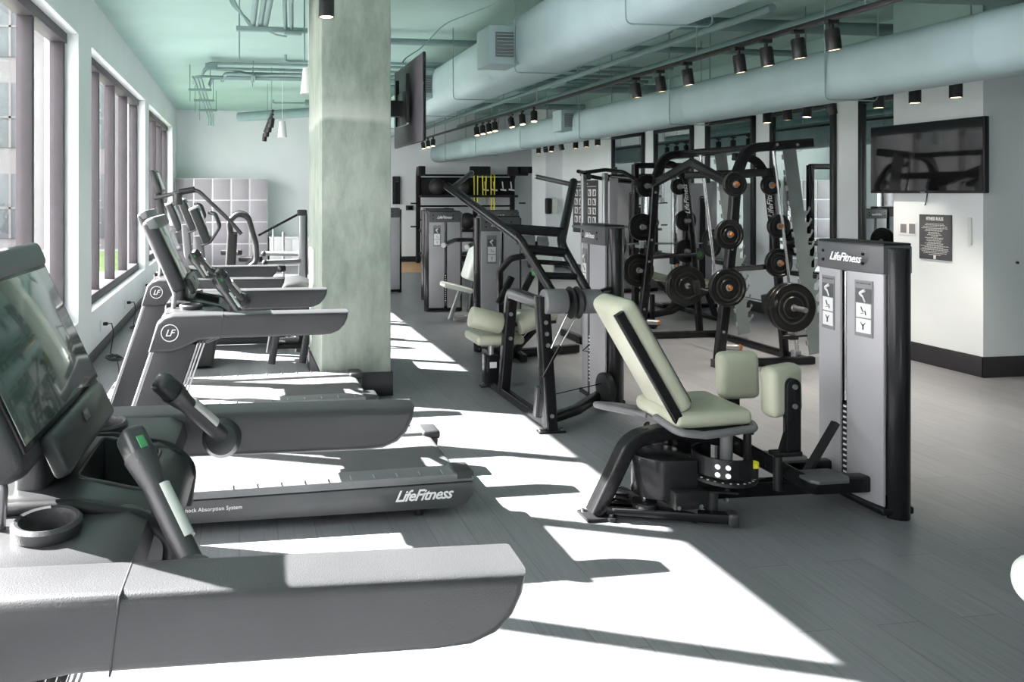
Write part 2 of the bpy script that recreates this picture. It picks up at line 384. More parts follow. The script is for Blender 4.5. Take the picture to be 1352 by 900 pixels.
# concrete column
CX0, CX1, CY0, CY1 = .67, 1.255, 6.14, 7.25
g = G().box(((CX0 + CX1) / 2, (CY0 + CY1) / 2, ZC / 2), (CX1 - CX0, CY1 - CY0, ZC), .012)
col = struct('trim_1', g, M['concrete']); col.name = 'wall_column'
struct('baseboard_column', G().box(((CX0 + CX1) / 2, (CY0 + CY1) / 2, .1), (CX1 - CX0 + .03, CY1 - CY0 + .03, .2), .004), M['base'])
# outside
struct('ground_outside', G().b2((-60, -30, -.4), (XL - .3, 80, -.25)), M['conc_out'])
tag(build('lawn', G().b2((-30, 14, -.25), (-2.4, 25, -.18)), M['grass']), 'strip of green lawn outside beyond the left windows', 'lawn')
bl = thing('apartment_building', 'pale rendered building with grey windows seen outside through the left windows', 'building', (-9, 27, -.25))
g = G().b2((-22, 0, 0), (5.5, 8, 16)); build('facade_wall', g, M['facade'], bl)
for ix in range(11):
    for iz in range(5):
        x = -21 + ix * 2.4; z = .4 + iz * 3.1
        w = build('window', G().b2((x, -.06, z), (x + 1.35, .02, z + 2.2), .01), M['facadeg'], bl)
        build('window_bar', G().b2((x + .62, -.1, z), (x + .7, -.05, z + 2.2)).b2((x, -.1, z + 1.0), (x + 1.35, -.05, z + 1.07)), M['facade'], w)
# mirrors on the right wall
MY = [(12.68, 13.85), (11.2, 12.33), (9.73, 10.85), (8.27, 9.4), (6.92, 7.9)]
ML = ['tall black framed wall mirror farthest from the camera, beside the grey wall', 'black framed mirror second from the far end of the mirror row',
      'black framed mirror behind the rack, middle of the row of five', 'wide looking black framed mirror just left of the plain wall strip beside the television',
      'narrow black framed mirror partly hidden behind the wall television']
for (a, b_), lb in zip(MY, ML):
    t = thing('wall_mirror', lb, 'mirror', (XR, (a + b_) / 2, .6), 0, 'framed mirrors on the right wall')
    h = (b_ - a) / 2; z1 = 2.2; w = .06
    build('frame', G().b2((-.05, -h, 0), (-.002, -h + w, z1), .004).b2((-.05, h - w, 0), (-.002, h, z1), .004).b2((-.05, -h, 0), (-.002, h, w), .004).b2((-.05, -h, z1 - w), (-.002, h, z1), .004), M['mframe'], t)
    build('mirror_glass', G().b2((-.02, -h + .03, .03), (-.006, h - .03, z1 - .03)), M['mirror'], t)

# ------------------------------------------------------------------ ducts, pipes
def duct(name, label, X, Zc, w, h, y0, y1, seg, e=2.6):
    t = thing(name, label, 'air duct', (X, y0, Zc))
    g = G(); n = 40; rings = []; rs = random.Random(len(label))
    yy = y0; ys_ = []
    while yy < y1 - .05: ys_ += [yy, yy + seg * .5, yy + seg - .03, yy + seg - .02, yy + seg - .005]; yy += seg
    for j, y in enumerate(ys_):
        k = 1.0 + (0.012 if j % 5 == 3 else 0) + rs.uniform(-.006, .006); ring = []
        for i in range(n):
            a = 2 * math.pi * i / n; c_, s_ = math.cos(a), math.sin(a)
            ring.append(((abs(c_) ** (2 / e)) * (1 if c_ > 0 else -1) * w / 2 * k, y - y0, (abs(s_) ** (2 / e)) * (1 if s_ > 0 else -1) * h / 2 * k))
        rings.append(ring)
    build('duct_body', g.loft(rings), M['duct'], t, 50); return t
def hangers(t, ys_, w, h, Zc):
    for y in ys_:
        for sx in (-1, 1):
            build('hanger_rod', G().cyl((sx * (w / 2 + .012), y, -h * .2), (sx * (w / 2 + .012), y, ZC - Zc), .006, n=8), M['pipe'], t)
        build('hanger_strap', G().tube([(-w / 2 - .012, y, -h * .2), (-w / 2 - .008, y, -h / 2 - .008), (w / 2 + .008, y, -h / 2 - .008), (w / 2 + .012, y, -h * .2)], .005, .05, 6), M['pipe'], t)
def diffuser(t, c, d):
    b_ = build('diffuser_box', G().box(c, d, .01), M['duct'], t)
    g = G(); x = c[0] - d[0] / 2 - .006; y0 = c[1] - d[1] / 2 - .006
    g.b2((c[0] - d[0] * .3, y0 - .006, c[2] - d[2] * .32), (c[0] + d[0] * .3, y0 + .004, c[2] + d[2] * .32), .003)
    build('grille', g, M['steelgrey'], b_)
    g = G()
    for k in range(7): g.box((c[0], y0 - .01, c[2] - d[2] * .26 + k * d[2] * .087), (d[0] * .54, .01, .008), rot=(R(35), 0, 0))
    build('grille_slats', g, M['pipe'], b_)
d1 = duct('air_duct', 'large pale teal wrapped air duct nearest the camera, beside the column', 2.82, 3.10, .60, .58, 1.2, 16.5, 1.25, 3.2)
hangers(d1, (1.5, 3.4, 5.4, 7.4, 9.3, 11.4), .60, .58, 3.10)
diffuser(d1, (-.40, 5.6, -.04), (.3, .36, .36)); diffuser(d1, (-.40, 8.6, .03), (.3, .36, .36))
d2 = duct('air_duct', 'long pale teal air duct running in front of the mirror row', 4.9, 2.665, .46, .43, 1.0, 17.2, 1.6, 2.8)
hangers(d2, (2.2, 4.4, 6.6, 8.8, 11.0, 13.4, 15.6), .46, .43, 2.665)
diffuser(d2, (-.28, 9.2, .06), (.22, .3, .3))
def pipe(name, label, pts, r, fil=.12, cat='pipe', n=12, m='pipe'):
    return tag(build(name, G().tube(pts, r, fil, n), M[m]), label, cat)
# ================================================================== treadmills
def lf_badge(parent, c, r, mt, s=-1):
    """round initials badge, on a face looking towards -y"""
    g = G(); n = 40
    for rr in (r,):
        g.tube([(c[0] + rr * math.cos(2 * math.pi * k / n), c[1], c[2] + rr * math.sin(2 * math.pi * k / n)) for k in range(n)], r * .055, 0, 6, True)
    o = build('badge_ring', g, mt, parent)
    text('badge_letters', 'LF', r * 1.15, frame_mtx((c[0] - r * .56, c[1], c[2] - r * .38), (1, 0, 0), (0, 0, 1)), mt, o, .35, .0008, bold=r * .01, space=.85)
    return o

def script_logo(parent, o, xd, yd, size, mt=None, name='logo'):
    """slanted brand lettering"""
    return text(name, 'LifeFitness', size, frame_mtx(o, xd, yd), mt or M['white'], parent, .45, .0008, bold=size * .018, space=.92)

def treadmill(label, loc, full=True):
    t = thing('treadmill', label, 'treadmill', loc, 0, 'treadmills along the windows')
    hw = .41
    # base and deck
    prof = [(.30, .055), (1.9, .055), (1.96, .075), (1.995, .12), (2.0, .17), (1.99, .185), (.30, .165)]
    for s in (-1, 1):
        g = G().prism(prof, 'y', s * hw, s * (hw - .10), .006); build('side_skirt', g, M['skirt'], t)
        prof2 = [(.28, .17), (1.985, .19), (2.0, .205), (1.99, .225), (1.95, .232), (.28, .212)]
        build('side_rail', G().prism(prof2, 'y', s * (hw + .002), s * (hw - .135), .008), M['rail'], t)
        g = G()
        for k in range(10): g.box((.75 + k * .12, s * (hw - .025), .2165 + (.45 + k * .12) * .012 + .002), (.004, .05, .004))
        build('rail_mark', g, M['alu'], t)
        build('rear_cap', G().box((1.945, s * (hw - .075), .215), (.115, .155, .055), .02, seg=3), M['char'], t)
        build('levelling_foot', G().cyl((1.72, s * .33, 0), (1.72, s * .33, .06), .022, .018, 14), M['rubber'], t)
        build('levelling_foot', G().cyl((.25, s * .33, 0), (.25, s * .33, .07), .03, .025, 14), M['rubber'], t)
    belt = G(); bp_ = [(.33, .10), (.33, .195), (1.90, .213), (1.935, .205), (1.955, .185), (1.955, .12), (1.92, .10)]
    build('running_belt', belt.prism(bp_, 'y', -hw + .13, hw - .13), M['belt'], t)
    mc = [(0, .04), (-.005, .12), (.03, .19), (.10, .235), (.26, .25), (.36, .235), (.40, .205), (.40, .05)]
    build('motor_cover', G().prism(mc, 'y', -hw + .02, hw - .02, .02, 3), M['char'], t)
    build('motor_cover_trim', G().box((.15, 0, .247), (.17, .5, .012), .005, (0, R(-8), 0)), M['rail'], t)
    # uprights
    for s in (-1, 1):
        y0, y1 = s * .475, s * .415
        up = [(.10, .10), (.285, .10), (.58, .96), (.385, .96)]
        u = build('upright', G().prism(up, 'y', y0, y1, .01), M['char'], t)
        build('upright_edge', G().bar([(.095, s * .445, .10), (.38, s * .445, .96)], .062, .022, (0, 1, 0), rnd=.008), M['alu'], u)
        g = G()
        for q in (0, .016, .032): g.bar([(.29 + q, s * .445, .10), (.585 + q, s * .445, .96)], .05, .008, (0, 1, 0), rnd=.003)
        build('upright_ridge', g, M['alu'], u)
        # arm with a dropped front corner and rounded rear tip
        arm = [(.352, .926), (.46, .926), (.50, .934), (.545, .956), (.59, .979), (.64, .986), (1.18, .988), (1.235, .992), (1.275, 1.008), (1.302, 1.035), (1.318, 1.068),
               (1.324, 1.102), (.47, 1.104), (.425, 1.094), (.392, 1.065)]
        a = build('arm', G().prism(arm, 'y', s * .505, s * .39, .018, 3), M['arm'], t)
        build('arm_seam', G().box((.70, s * .4495, 1.045), (.0035, .1135, .1205), .017, (0, R(7), 0)), M['ink'], a)
        lf_badge(a, (.455, s * .505 - .0015 if s < 0 else .3885, 1.02), .040, M['white'])
        # inner hand grip
        h = build('grip_mount', G().cyl((.80, s * .392, 1.04), (.80, s * .345, 1.05), .052, .042, 24, .008), M['dash'], t)
        p0, p1 = V((.80, s * .352, 1.06)), V((.69, s * .225, 1.21))
        gr = build('hand_grip', G().tube([p0, p0.lerp(p1, .3), p0.lerp(p1, .72), p1], lambda u_: .021 + (.010 if u_ > .7 else 0), 0, 16), M['char'], t)
        d_ = (p1 - p0).normalized(); side = V((.77, -s * .1, .62)).normalized()
        pm = p0.lerp(p1, .45)
        g = G().tube([p0.lerp(p1, .22) + side * .010, p0.lerp(p1, .68) + side * .010], .0165, 0, 14); build('pulse_plate', g, M['plateg'], gr)
        pe = p1 + d_ * .012
        q = d_.to_track_quat('X', 'Z')
        build('grip_head', G().box(pe, (.085, .048, .05), .014, q.to_euler(), 3), M['dash'], gr)
        nrm = (q @ V((0, 0, 1)))
        build('grip_button', G().box(pe + nrm * .0245, (.030, .016, .005), .0025, q.to_euler()), M['green'], gr)
    # console between the arms: two flat cup corners and a raised centre unit with a tray
    cpz = [(.40, .96), (.405, 1.08), (.425, 1.10), (.665, 1.10), (.70, 1.085), (.71, 1.05), (.69, .98), (.62, .95)]
    for q, (cx_, cy_) in enumerate(((.54, -.275), (.515, .285))):
        sg = -1 if q == 0 else 1
        cc = build('cup_corner', G().prism(cpz, 'y', sg * .394, sg * .16, .008), M['arm'], t)
        cut(cc, G().cyl((cx_, cy_, 1.0), (cx_, cy_, 1.3), .0445, n=32))
    dp = [(.395, 1.0), (.40, 1.10), (.42, 1.128), (.56, 1.122), (.69, 1.09), (.735, 1.06), (.748, 1.02), (.72, .94), (.62, .90), (.45, .90)]
    dsh = build('console_deck', G().prism(dp, 'y', -.19, .19, .02, 3), M['dash'], t)
    cut(dsh, G().b2((.545, -.09, 1.0), (.675, .15, 1.2), .015))
    build('tray_rim', G().tube([(.543, -.09, 1.127), (.676, -.09, 1.094), (.676, .15, 1.094), (.543, .15, 1.127)], .004, .02, 8, True), M['char'], dsh)
    for sg in (-1, 1): build('side_bezel', G().tube([(.41, sg * .192, 1.11), (.56, sg * .195, 1.112), (.69, sg * .195, 1.085), (.742, sg * .19, 1.04), (.73, sg * .185, .95)], .013, .05, 10), M['black2'], dsh)
    for s in (-1, 1):
        cp = [(.058, -.012), (.064, .0), (.064, .012), (.058, .018), (.051, .016), (.0485, .005), (.0475, -.09), (.001, -.09)]
        build('cup_holder', G().lathe([(r_ * .93, z_) for r_, z_ in cp], ((.54, -.275, 1.107) if s < 0 else (.515, .285, 1.107)), n=36, cap=False), M['arm'], t)
    build('stop_key', G().box((.748, .12, 1.05), (.02, .06, .02), .004), M['red'], t)
    # screen on its neck
    tilt = math.atan2(.15, .33); dv = V((-math.sin(tilt), 0, math.cos(tilt))); nv = V((math.cos(tilt), 0, math.sin(tilt)))
    c = V((.435, 0, 1.385)); L_ = .40; rot = (0, -tilt, 0)
    build('console_neck', G().bar([(.47, 0, 1.09), (.47, 0, 1.2), (.42, 0, 1.3)], .30, .06, (0, 1, 0), .05, .02), M['char'], t)
    sc = build('screen_housing', G().box(c - nv * .035, (.07, .58, L_), .026, rot, 4), M['char'], t)
    build('display', G().box(c - dv * .008 + nv * .001, (.008, .535, L_ - .11), .003, rot), M['display'], sc)
    build('bezel', G().box(c - dv * .008, (.006, .555, L_ - .09), .002, rot), M['black'], sc)
    build('top_visor', G().box(c + dv * .172 - nv * .02, (.060, .583, .065), .016, rot, 3), M['rail'], sc)
    kp = build('control_strip', G().box(c - dv * .205 + nv * .012, (.035, .40, .085), .012, rot, 3), M['dash'], t)
    build('control_slots', G().box(c - dv * .172 + nv * .010, (.022, .26, .012), .002, rot).box(c - dv * .19 + nv * .031, (.004, .03, .02), .001, rot), M['steelgrey'], kp)
    build('side_stay', G().tube([c - nv * .055 + dv * .12 + V((0, -.26, 0)), c - nv * .065 - dv * .20 + V((0, -.26, 0)), (.45, -.25, 1.1)], .012, .04, 10), M['alu'], t)
    # lettering on the near skirt
    if full:
        script_logo(t, (1.575, -hw - .0015, .105), (1, 0, .012), (0, 0, 1), .079)
        text('skirt_lettering', 'FlexDeck Shock Absorption System', .028, frame_mtx((.80, -hw - .0015, .118), (1, 0, .012), (0, 0, 1)), M['white'], t, align='RIGHT')
    return t
T1 = treadmill('black treadmill nearest the camera, cut off by the left edge', (-.86, 1.66, 0))
T1.rotation_euler.z = R(-2.2)
for o in list(COL.objects):
    if o.parent == T1 and o.name.startswith('stop_key'): bpy.data.objects.remove(o)
T2 = treadmill('black treadmill behind the nearest one, brand lettering on its deck skirt', (-.785, 4.18, 0))
T3 = dup(T2, (-1.01, 5.70, 0), None, 'third treadmill from the camera, its deck end reaching the column base')
# ================================================================== weight machines
def wb(name, g, m, root, sub=None, ang=38):
    """build from world coordinates under an unrotated root"""
    g.xf(Matrix.Translation(-V(root.location))); return build(name, g, m, sub or root, ang)

def tower(root, c, rz, w=.54, d=.14, h=1.42, signs=(1,), logo=.05, detail=True, slot=.46):
    """shrouded weight stack tower; c = world base centre, the front looks along local -y turned by rz"""
    T = Matrix.Translation(V(c) - V(root.location)) @ Matrix.Rotation(rz, 4, 'Z')
    B = lambda n, g, m, p=None: build(n, g.xf(T), m, p or root)
    hx = w / 2; bul = .035
    def front(x, off=0.0): return -d / 2 - bul * (1 - (2 * x / w) ** 2) - off
    for s in (-1, 1):
        n = 10; poly = [(s * (hx - .055), -d / 2 + .01)] + [(s * (hx - .055 + .055 * math.sin(math.pi * k / n)), -d / 2 + d * k / n) for k in range(1, n)] + [(s * (hx - .055), d / 2 - .01)]
        p = B('end_post', G().prism(poly, 'z', .0, h - .015, .006), M['black'])
        if detail: B('post_label', G().box((s * (hx - .03), -d / 2 + .028, .07), (.03, .004, .06), 0, (0, 0, s * R(45))), M['paper'], p)
    sx0 = -hx + .05 + (w - .1) * (slot - .04); sx1 = sx0 + (w - .1) * .105
    for a, b_ in ((-hx + .052, sx0), (sx1, hx - .052)):
        n = 8; xs = [a + (b_ - a) * k / n for k in range(n + 1)]
        poly = [(x, front(x)) for x in xs] + [(x, front(x) + .012) for x in xs[::-1]]
        B('shroud_panel', G().prism(poly, 'z', .06, h - .15, .002), M['panel'])
    n = 12; xs = [-hx + .047 + (w - .094) * k / n for k in range(n + 1)]
    poly = [(x, front(x, .006)) for x in xs] + [(hx - .047, d / 2), (-hx + .047, d / 2)]
    cap = B('top_cap', G().prism(poly, 'z', h - .155, h, .012, 3), M['shroud'])
    B('cap_lid', G().prism([(x * .99, y * .97) for x, y in poly], 'z', h - .004, h + .010, .006), M['black2'], cap)
    for x in (-hx * .62, hx * .42):
        for z in (h - .055, h - .105): B('cap_bolt', G().cyl((x, front(x, .004), z), (x, front(x, .011), z), .008, n=12), M['black'], cap)
    def on(x, z, off=.008):  # frame on the curved front
        t = V((1, (front(x + .01) - front(x - .01)) / .02, 0)).normalized(); o = V((x, front(x, off), z))
        return o, t
    o, t = on(-hx * .43, h - .10, .0075)
    lg = script_logo(root, T @ o, T.to_3x3() @ t, (0, 0, 1), logo)
    # the stack seen through the slot
    xm = (sx0 + sx1) / 2
    g = G()
    for k in range(13): g.box((xm, -.05, .16 + k * .030), (.12, .1, .027), .003)
    st = B('weight_stack', g, M['black2'])
    g = G()
    for k in range(13): g.box((xm, -.102, .16 + k * .030), (.02, .004, .01))
    B('weight_number', g, M['white'], st)
    B('guide_rod', G().cyl((xm - .010, -.085, .55), (xm - .010, -.085, h - .16), .009), M['chrome']); B('guide_rod', G().cyl((xm + .03, -.02, .1), (xm + .03, -.02, h - .16), .009), M['chrome'])
    B('tower_back', G().b2((-hx + .05, d / 2 - .02, .05), (hx - .05, d / 2 - .005, h - .1)), M['panel'])
    B('tower_base', G().b2((-hx + .03, -d / 2 - bul, .02), (hx - .03, d / 2, .06), .01), M['black'])
    for q, sg in enumerate(signs):
        x = -hx + .05 + (w - .1) * sg; o, t = on(x, h - .42, .004); t3 = V(t)
        def plate(z, ww, hh, off):
            oo = V((x, front(x, off), z)); ax = Matrix((( t3.x, -t3.y, 0), (t3.y, t3.x, 0), (0, 0, 1))).to_4x4()
            gg = G().box((0, 0, 0), (ww, .003, hh)); gg.xf(Matrix.Translation(oo) @ ax); return gg
        pl = B('placard', plate(h - .345, .105, .30, .002), M['grey_label'])
        B('placard_picture', plate(h - .355, .085, .075, .004), M['paper'], pl); B('placard_picture', plate(h - .437, .085, .075, .004), M['paper'], pl)
        B('placard_photo', plate(h - .275, .092, .075, .004), M['shroud'], pl)
        g = G().tube([on(x + .012, h - .246)[0], on(x - .020, h - .264)[0], on(x - .002, h - .280)[0], on(x + .012, h - .308)[0]], lambda u_: .0085 - .005 * u_, .008, 8)
        B('placard_figure', g, M['paper'], pl)
        g = G().tube([on(x - .012, h - .335)[0], on(x - .002, h - .360)[0], on(x + .012, h - .356)[0], on(x + .016, h - .378)[0]], .0022, 0, 6).tube([on(x - .014, h - .372)[0], on(x + .003, h - .368)[0]], .0016, 0, 6)
        g.tube([on(x - .013, h - .418)[0], on(x, h - .440)[0], on(x + .013, h - .418)[0]], .0018, 0, 6).tube([on(x, h - .428)[0], on(x, h - .457)[0]], .0028, 0, 6)
        B('placard_drawing', g, M['ink'], pl)
        text('placard_heading', 'HIP ADDUCTOR' if q == 0 and len(signs) > 1 else ('HIP ABDUCTOR' if len(signs) > 1 else ''), .012, T @ frame_mtx(V((x - .045, front(x - .045, .0045), h - .215)), t3, (0, 0, 1)), M['ink'], pl) if len(signs) > 1 else None

# ------------------------------------------------------------------ hip machine, nearest on the right
hm = thing('hip_machine', 'hip machine with sage green seat and two knee pads, nearest on the right', 'weight machine', (2.6, 3.7, 0))
tower(hm, (3.40, 3.665, 0), -R(90), .54, .15, 1.42, (.20, .76), .064, True, .45)
wb('rear_leg', G().bar([(1.835, 3.68, .02), (2.035, 3.68, .40), (2.50, 3.69, .462)], .085, .075, (0, 1, 0), .16, .012, 8), M['black'], hm)
fp = wb('foot_plate', G().box((1.84, 3.68, .01), (.15, .13, .018), .006).cyl((1.90, 3.63, 0), (1.90, 3.63, .02), .03, n=20), M['black2'], hm)
wb('foot_bolt', G().cyl((1.90, 3.63, .02), (1.90, 3.63, .036), .012, n=8).cyl((1.79, 3.72, .018), (1.79, 3.72, .03), .01, n=8), M['chrome'], hm, fp)
for s, yy in ((-1, 3.47), (1, 3.93)):
    b_ = wb('floor_tube', G().bar([(1.88, 3.68 + s * .01, .045), (2.46, yy, .045)], .05, .055, (0, 0, 1), 0, .01), M['black'], hm)
    wb('tube_end_cap', G().box((2.468, yy + s * .004, .045), (.05, .075, .07), .015, (0, 0, s * R(20)), 3), M['char'], hm, b_)
wb('gusset_plate', G().prism([(1.90, 3.60), (2.10, 3.55), (2.10, 3.80), (1.90, 3.76)], 'z', .06, .07, .002), M['black2'], hm)
wb('floor_tube', G().bar([(2.42, 3.72, .09), (3.34, 3.70, .09)], .075, .08, (0, 1, 0), 0, .01), M['black'], hm)
wb('main_beam', G().bar([(2.32, 3.66, .44), (2.52, 3.63, .40), (2.98, 3.56, .15), (3.30, 3.55, .15)], .075, .085, (0, 1, 0), .12, .012), M['black'], hm)
wb('main_beam', G().bar([(2.70, 3.70, .30), (2.98, 3.80, .15), (3.30, 3.80, .15)], .06, .075, (0, 1, 0), .1, .012), M['black'], hm)
# footrests
for x0, x1, y0, y1 in ((2.90, 3.14, 3.43, 3.60), (2.93, 3.15, 3.73, 3.90)):
    fr_ = wb('footrest', G().prism([(x0 + .03, y0), (x1 - .04, y0), (x1, y0 + .05), (x1, y1 - .02), (x1 - .03, y1), (x0, y1), (x0, y0 + .03)], 'z', .20, .218, .005), M['shroud'], hm)
    wb('footrest_bracket', G().b2((x0 + .03, y0 + .04, .15), (x1 - .05, y1 - .03, .201), .006), M['black'], hm, fr_)
# seat, back and their frames
se = wb('seat_pad', G().pad((2.42, 3.735, .525), (.44, .41, .085), .035, (0, -R(1), 0)), M['vinyl'], hm)
wb('seat_piping', G().tube([(2.215, 3.545, .55), (2.625, 3.545, .557), (2.625, 3.925, .557), (2.215, 3.925, .55)], .003, .05, 6, True), M['ink'], hm, se)
wb('seat_plate', G().b2((2.24, 3.56, .455), (2.60, 3.91, .482), .006), M['black2'], hm)
wb('seat_rail', G().tube([(2.19, 3.70, .50), (2.20, 3.51, .478), (2.34, 3.495, .462), (2.63, 3.515, .478), (2.645, 3.56, .49)], .02, .06, 12), M['steelgrey'], hm)
wb('seat_rail', G().tube([(2.30, 3.92, .47), (2.10, 3.97, .49), (1.98, 3.98, .50), (1.99, 3.90, .51), (2.16, 3.74, .50)], .018, .06, 12), M['steelgrey'], hm)
bt = V((1.915, 3.715, 1.08)); bb = V((2.225, 3.715, .56)); u = (bt - bb).normalized(); ang = math.atan2(u.x, u.z); nrm = V((u.z, 0, -u.x))
mid = (bt + bb) / 2 + nrm * .05
bk = wb('back_pad', G().pad(mid, (.115, .33, (bt - bb).length + .06), .045, (0, ang, 0)), M['vinyl'], hm)
c_ = lambda a, e, yy: mid + u * a + nrm * e + V((0, yy, 0))
wb('back_piping', G().tube([c_(-.315, .047, -.156), c_(.315, .047, -.156), c_(.315, .047, .156), c_(-.315, .047, .156)], .0035, .05, 6, True), M['ink'], hm, bk)
wb('back_frame', G().bar([bt + u * .01 - nrm * .014 + V((0, -.166, 0)), bb - nrm * .014 + V((0, -.166, 0)), bb - u * .10 - nrm * .014 + V((0, -.150, 0))], .03, .055, (0, 1, 0), 0, .01), M['black'], hm)
# cam housing and pulleys
n = 16; hc = (2.20, 3.66)
poly = [(hc[0] + .10, hc[1] - .16), (hc[0] + .10, hc[1] + .06)] + [(hc[0] - .02 + .15 * math.cos(R(60 + 190 * k / n)), hc[1] - .02 + .13 * math.sin(R(60 + 190 * k / n))) for k in range(n + 1)]
wb('cam_housing', G().prism(poly, 'z', .13, .335, .006), M['black'], hm)
wb('cam_box', G().b2((2.16, 3.47, .10), (2.34, 3.70, .19), .006), M['black2'], hm)
wb('cable_arm', G().bar([(2.30, 3.56, .20), (2.62, 3.62, .20)], .05, .08, (0, 1, 0)), M['black2'], hm)
for x, y, z in ((2.005, 3.745, .095), (2.075, 3.615, .085)):
    p = wb('pulley', G().lathe([(.02, -.014), (.062, -.012), (.056, 0), (.062, .012), (.02, .014)], (x, y, z), n=28), M['black2'], hm)
    wb('pulley_bolt', G().cyl((x, y, z + .012), (x, y, z + .035), .011, n=8), M['chrome'], hm, p)
wb('pulley_bracket', G().bar([(1.95, 3.76, .075), (2.30, 3.50, .065)], .10, .008, (0, 0, 1), 0, .002).xf(Matrix.Identity(4)), M['black2'], hm)
for k, (x, y, z) in enumerate(((2.17, 3.468, .12), (2.29, 3.468, .12), (2.46, 3.50, .175), (2.455, 3.50, .13))):
    wb('bolt', G().cyl((x, y, z), (x, y - .014, z), .012, n=8), M['chrome'], hm)
wb('lever_plate', G().prism([(2.36, 3.50), (2.50, 3.46), (2.52, 3.50), (2.42, 3.62), (2.36, 3.60)], 'z', .165, .175, .002), M['black2'], hm)
wb('stop_bumper', G().cyl((2.41, 3.55, .055), (2.41, 3.55, .165), .032, n=18), M['char'], hm)
# swing arm hubs
def hub(c, near):
    x, y = c; a0 = -20 if near else 20
    g = G(); rings = []
    for k in range(25):
        a = R(100 + a0 + 220 * k / 24); r0, r1 = .135, .15
        rings.append([(x + r * math.cos(a), y + r * math.sin(a), z) for r, z in ((r0, .27), (r1, .27), (r1, .365), (r0, .365))])
    h_ = wb('swing_hub', g.loft(rings), M['black'], hm)
    wb('selector_disc', G().cyl((x, y, .235), (x, y, .25), .16, n=36), M['black2'], hm, h_)
    g = G()
    for k in range(14):
        a = R(180 + 180 * k / 13); g.cyl((x + .145 * math.cos(a), y + .145 * math.sin(a), .25), (x + .145 * math.cos(a), y + .145 * math.sin(a), .2515), .006, n=8)
    wb('selector_hole', g, M['paper'], hm, h_)
    wb('hub_axle', G().cyl((x + .02, y, .2), (x + .02, y, .46), .03, n=18), M['steelgrey'], hm, h_)
    wb('hub_bolt', G().cyl((x - .10, y - .11, .335), (x - .115, y - .125, .335), .013, n=8).cyl((x - .10, y - .11, .295), (x - .115, y - .125, .295), .013, n=8)
       .cyl((x - .065, y - .135, .335), (x - .075, y - .15, .335), .013, n=8).cyl((x - .065, y - .135, .295), (x - .075, y - .15, .295), .013, n=8), M['chrome'], hm, h_)
hub((2.46, 3.53), True); hub((2.42, 3.92), False)
pin = wb('selector_pin', G().cyl((2.575, 3.45, .25), (2.575, 3.45, .33), .022, n=18, bev=.004), M['black2'], hm)
wb('pin_collar', G().cyl((2.575, 3.45, .305), (2.575, 3.45, .332), .0235, n=18), M['yellow'], hm, pin)
wb('hub_arrow', G().prism([(2.47, 3.43), (2.52, 3.45), (2.47, 3.47)], 'z', .2515, .253), M['green'], hm)
# knee pads on their posts
def knee(xc, y, face, near):
    ax = -1 if near else 1
    wb('knee_pad', G().pad((xc, y, .665), (.225, .10, .265), .04, (0, R(-2), R(14 if near else -8))), M['vinyl'], hm)
    yy = y - .062 if near else y + .062
    n = 10; poly = [(xc + .012 + .04, .36)] + [(xc + .012 + .04 * math.cos(R(180 * k / n)), .70 + .04 * math.sin(R(180 * k / n))) for k in range(n + 1)] + [(xc + .012 - .04, .36)]
    a = wb('pad_arm', G().prism(poly, 'y', yy - .018, yy + .018, .006), M['black'], hm)
    for z in (.70, .60): wb('arm_bolt', G().cyl((xc + .012, yy - .018, z), (xc + .012, yy - .026, z), .013, n=16), M['alu'], hm, a)
    wb('arm_bracket', G().b2((xc - .10, yy - .03, .345), (xc + .05, yy + .03, .37), .005).prism([(xc - .06, .37), (xc - .026, .37), (xc - .026, .47)], 'y', yy - .012, yy + .012), M['black'], hm)
    wb('arm_post', G().cyl((xc - .07, yy, .17), (xc - .07, yy, .35), .021, n=18), M['black2'], hm)
knee(2.80, 3.54, -1, True); knee(2.785, 3.87, 1, False)
wb('seat_post', G().cyl((2.62, 3.56, .20), (2.62, 3.56, .49), .02, n=14).cyl((2.62, 3.56, .44), (2.62, 3.56, .47), .032, n=14), M['black2'], hm)
wb('pull_link', G().bar([(3.02, 3.64, .17), (3.24, 3.68, .43)], .04, .03, (0, 1, 0)), M['black2'], hm)

# ------------------------------------------------------------------ high pulldown machine
pm = thing('pulldown_machine', 'pulldown machine with two raised black lever arms, left of the green hip machine', 'weight machine', (2.2, 5.6, 0))
tower(pm, (2.935, 5.73, 0), -R(90), .50, .15, 1.43, (.20,), .058, True, .38)
wb('base_rail', G().bar([(2.185, 5.0, .05), (2.155, 6.32, .05)], .07, .065, (0, 0, 1), 0, .01), M['black'], pm)
for y in (5.03, 6.30): 
    f_ = wb('foot_plate', G().box((2.18, y, .008), (.20, .07, .014), .004), M['black2'], pm)
    wb('foot_bolt', G().cyl((2.10, y, .014), (2.10, y, .026), .01, n=8).cyl((2.26, y, .014), (2.26, y, .026), .01, n=8), M['chrome'], pm, f_)
wb('rear_upright', G().bar([(2.187, 5.06, .02), (2.125, 5.06, .96)], .10, .085, (0, 1, 0), 0, .012), M['black'], pm)
wb('front_upright', G().bar([(2.17, 5.96, .05), (2.225, 5.92, .87), (2.14, 5.10, .90)], .085, .085, (1, 0, 0), .10, .012), M['black'], pm)
wb('tower_tube', G().bar([(2.18, 5.12, .06), (2.50, 5.3, .07), (2.86, 5.62, .09)], .07, .07, (0, 0, 1), .2, .02), M['black'], pm)
wb('tower_tube', G().cyl((2.45, 5.08, .93), (2.86, 5.50, .93), .032, n=16), M['black'], pm)
for x, y, z in ((2.150, 5.017, .62), (2.142, 5.017, .70), (2.135, 5.017, .78), (2.18, 5.017, .12)): wb('frame_bolt', G().cyl((x, y, z), (x, y - .012, z), .015, n=10), M['alu'], pm)
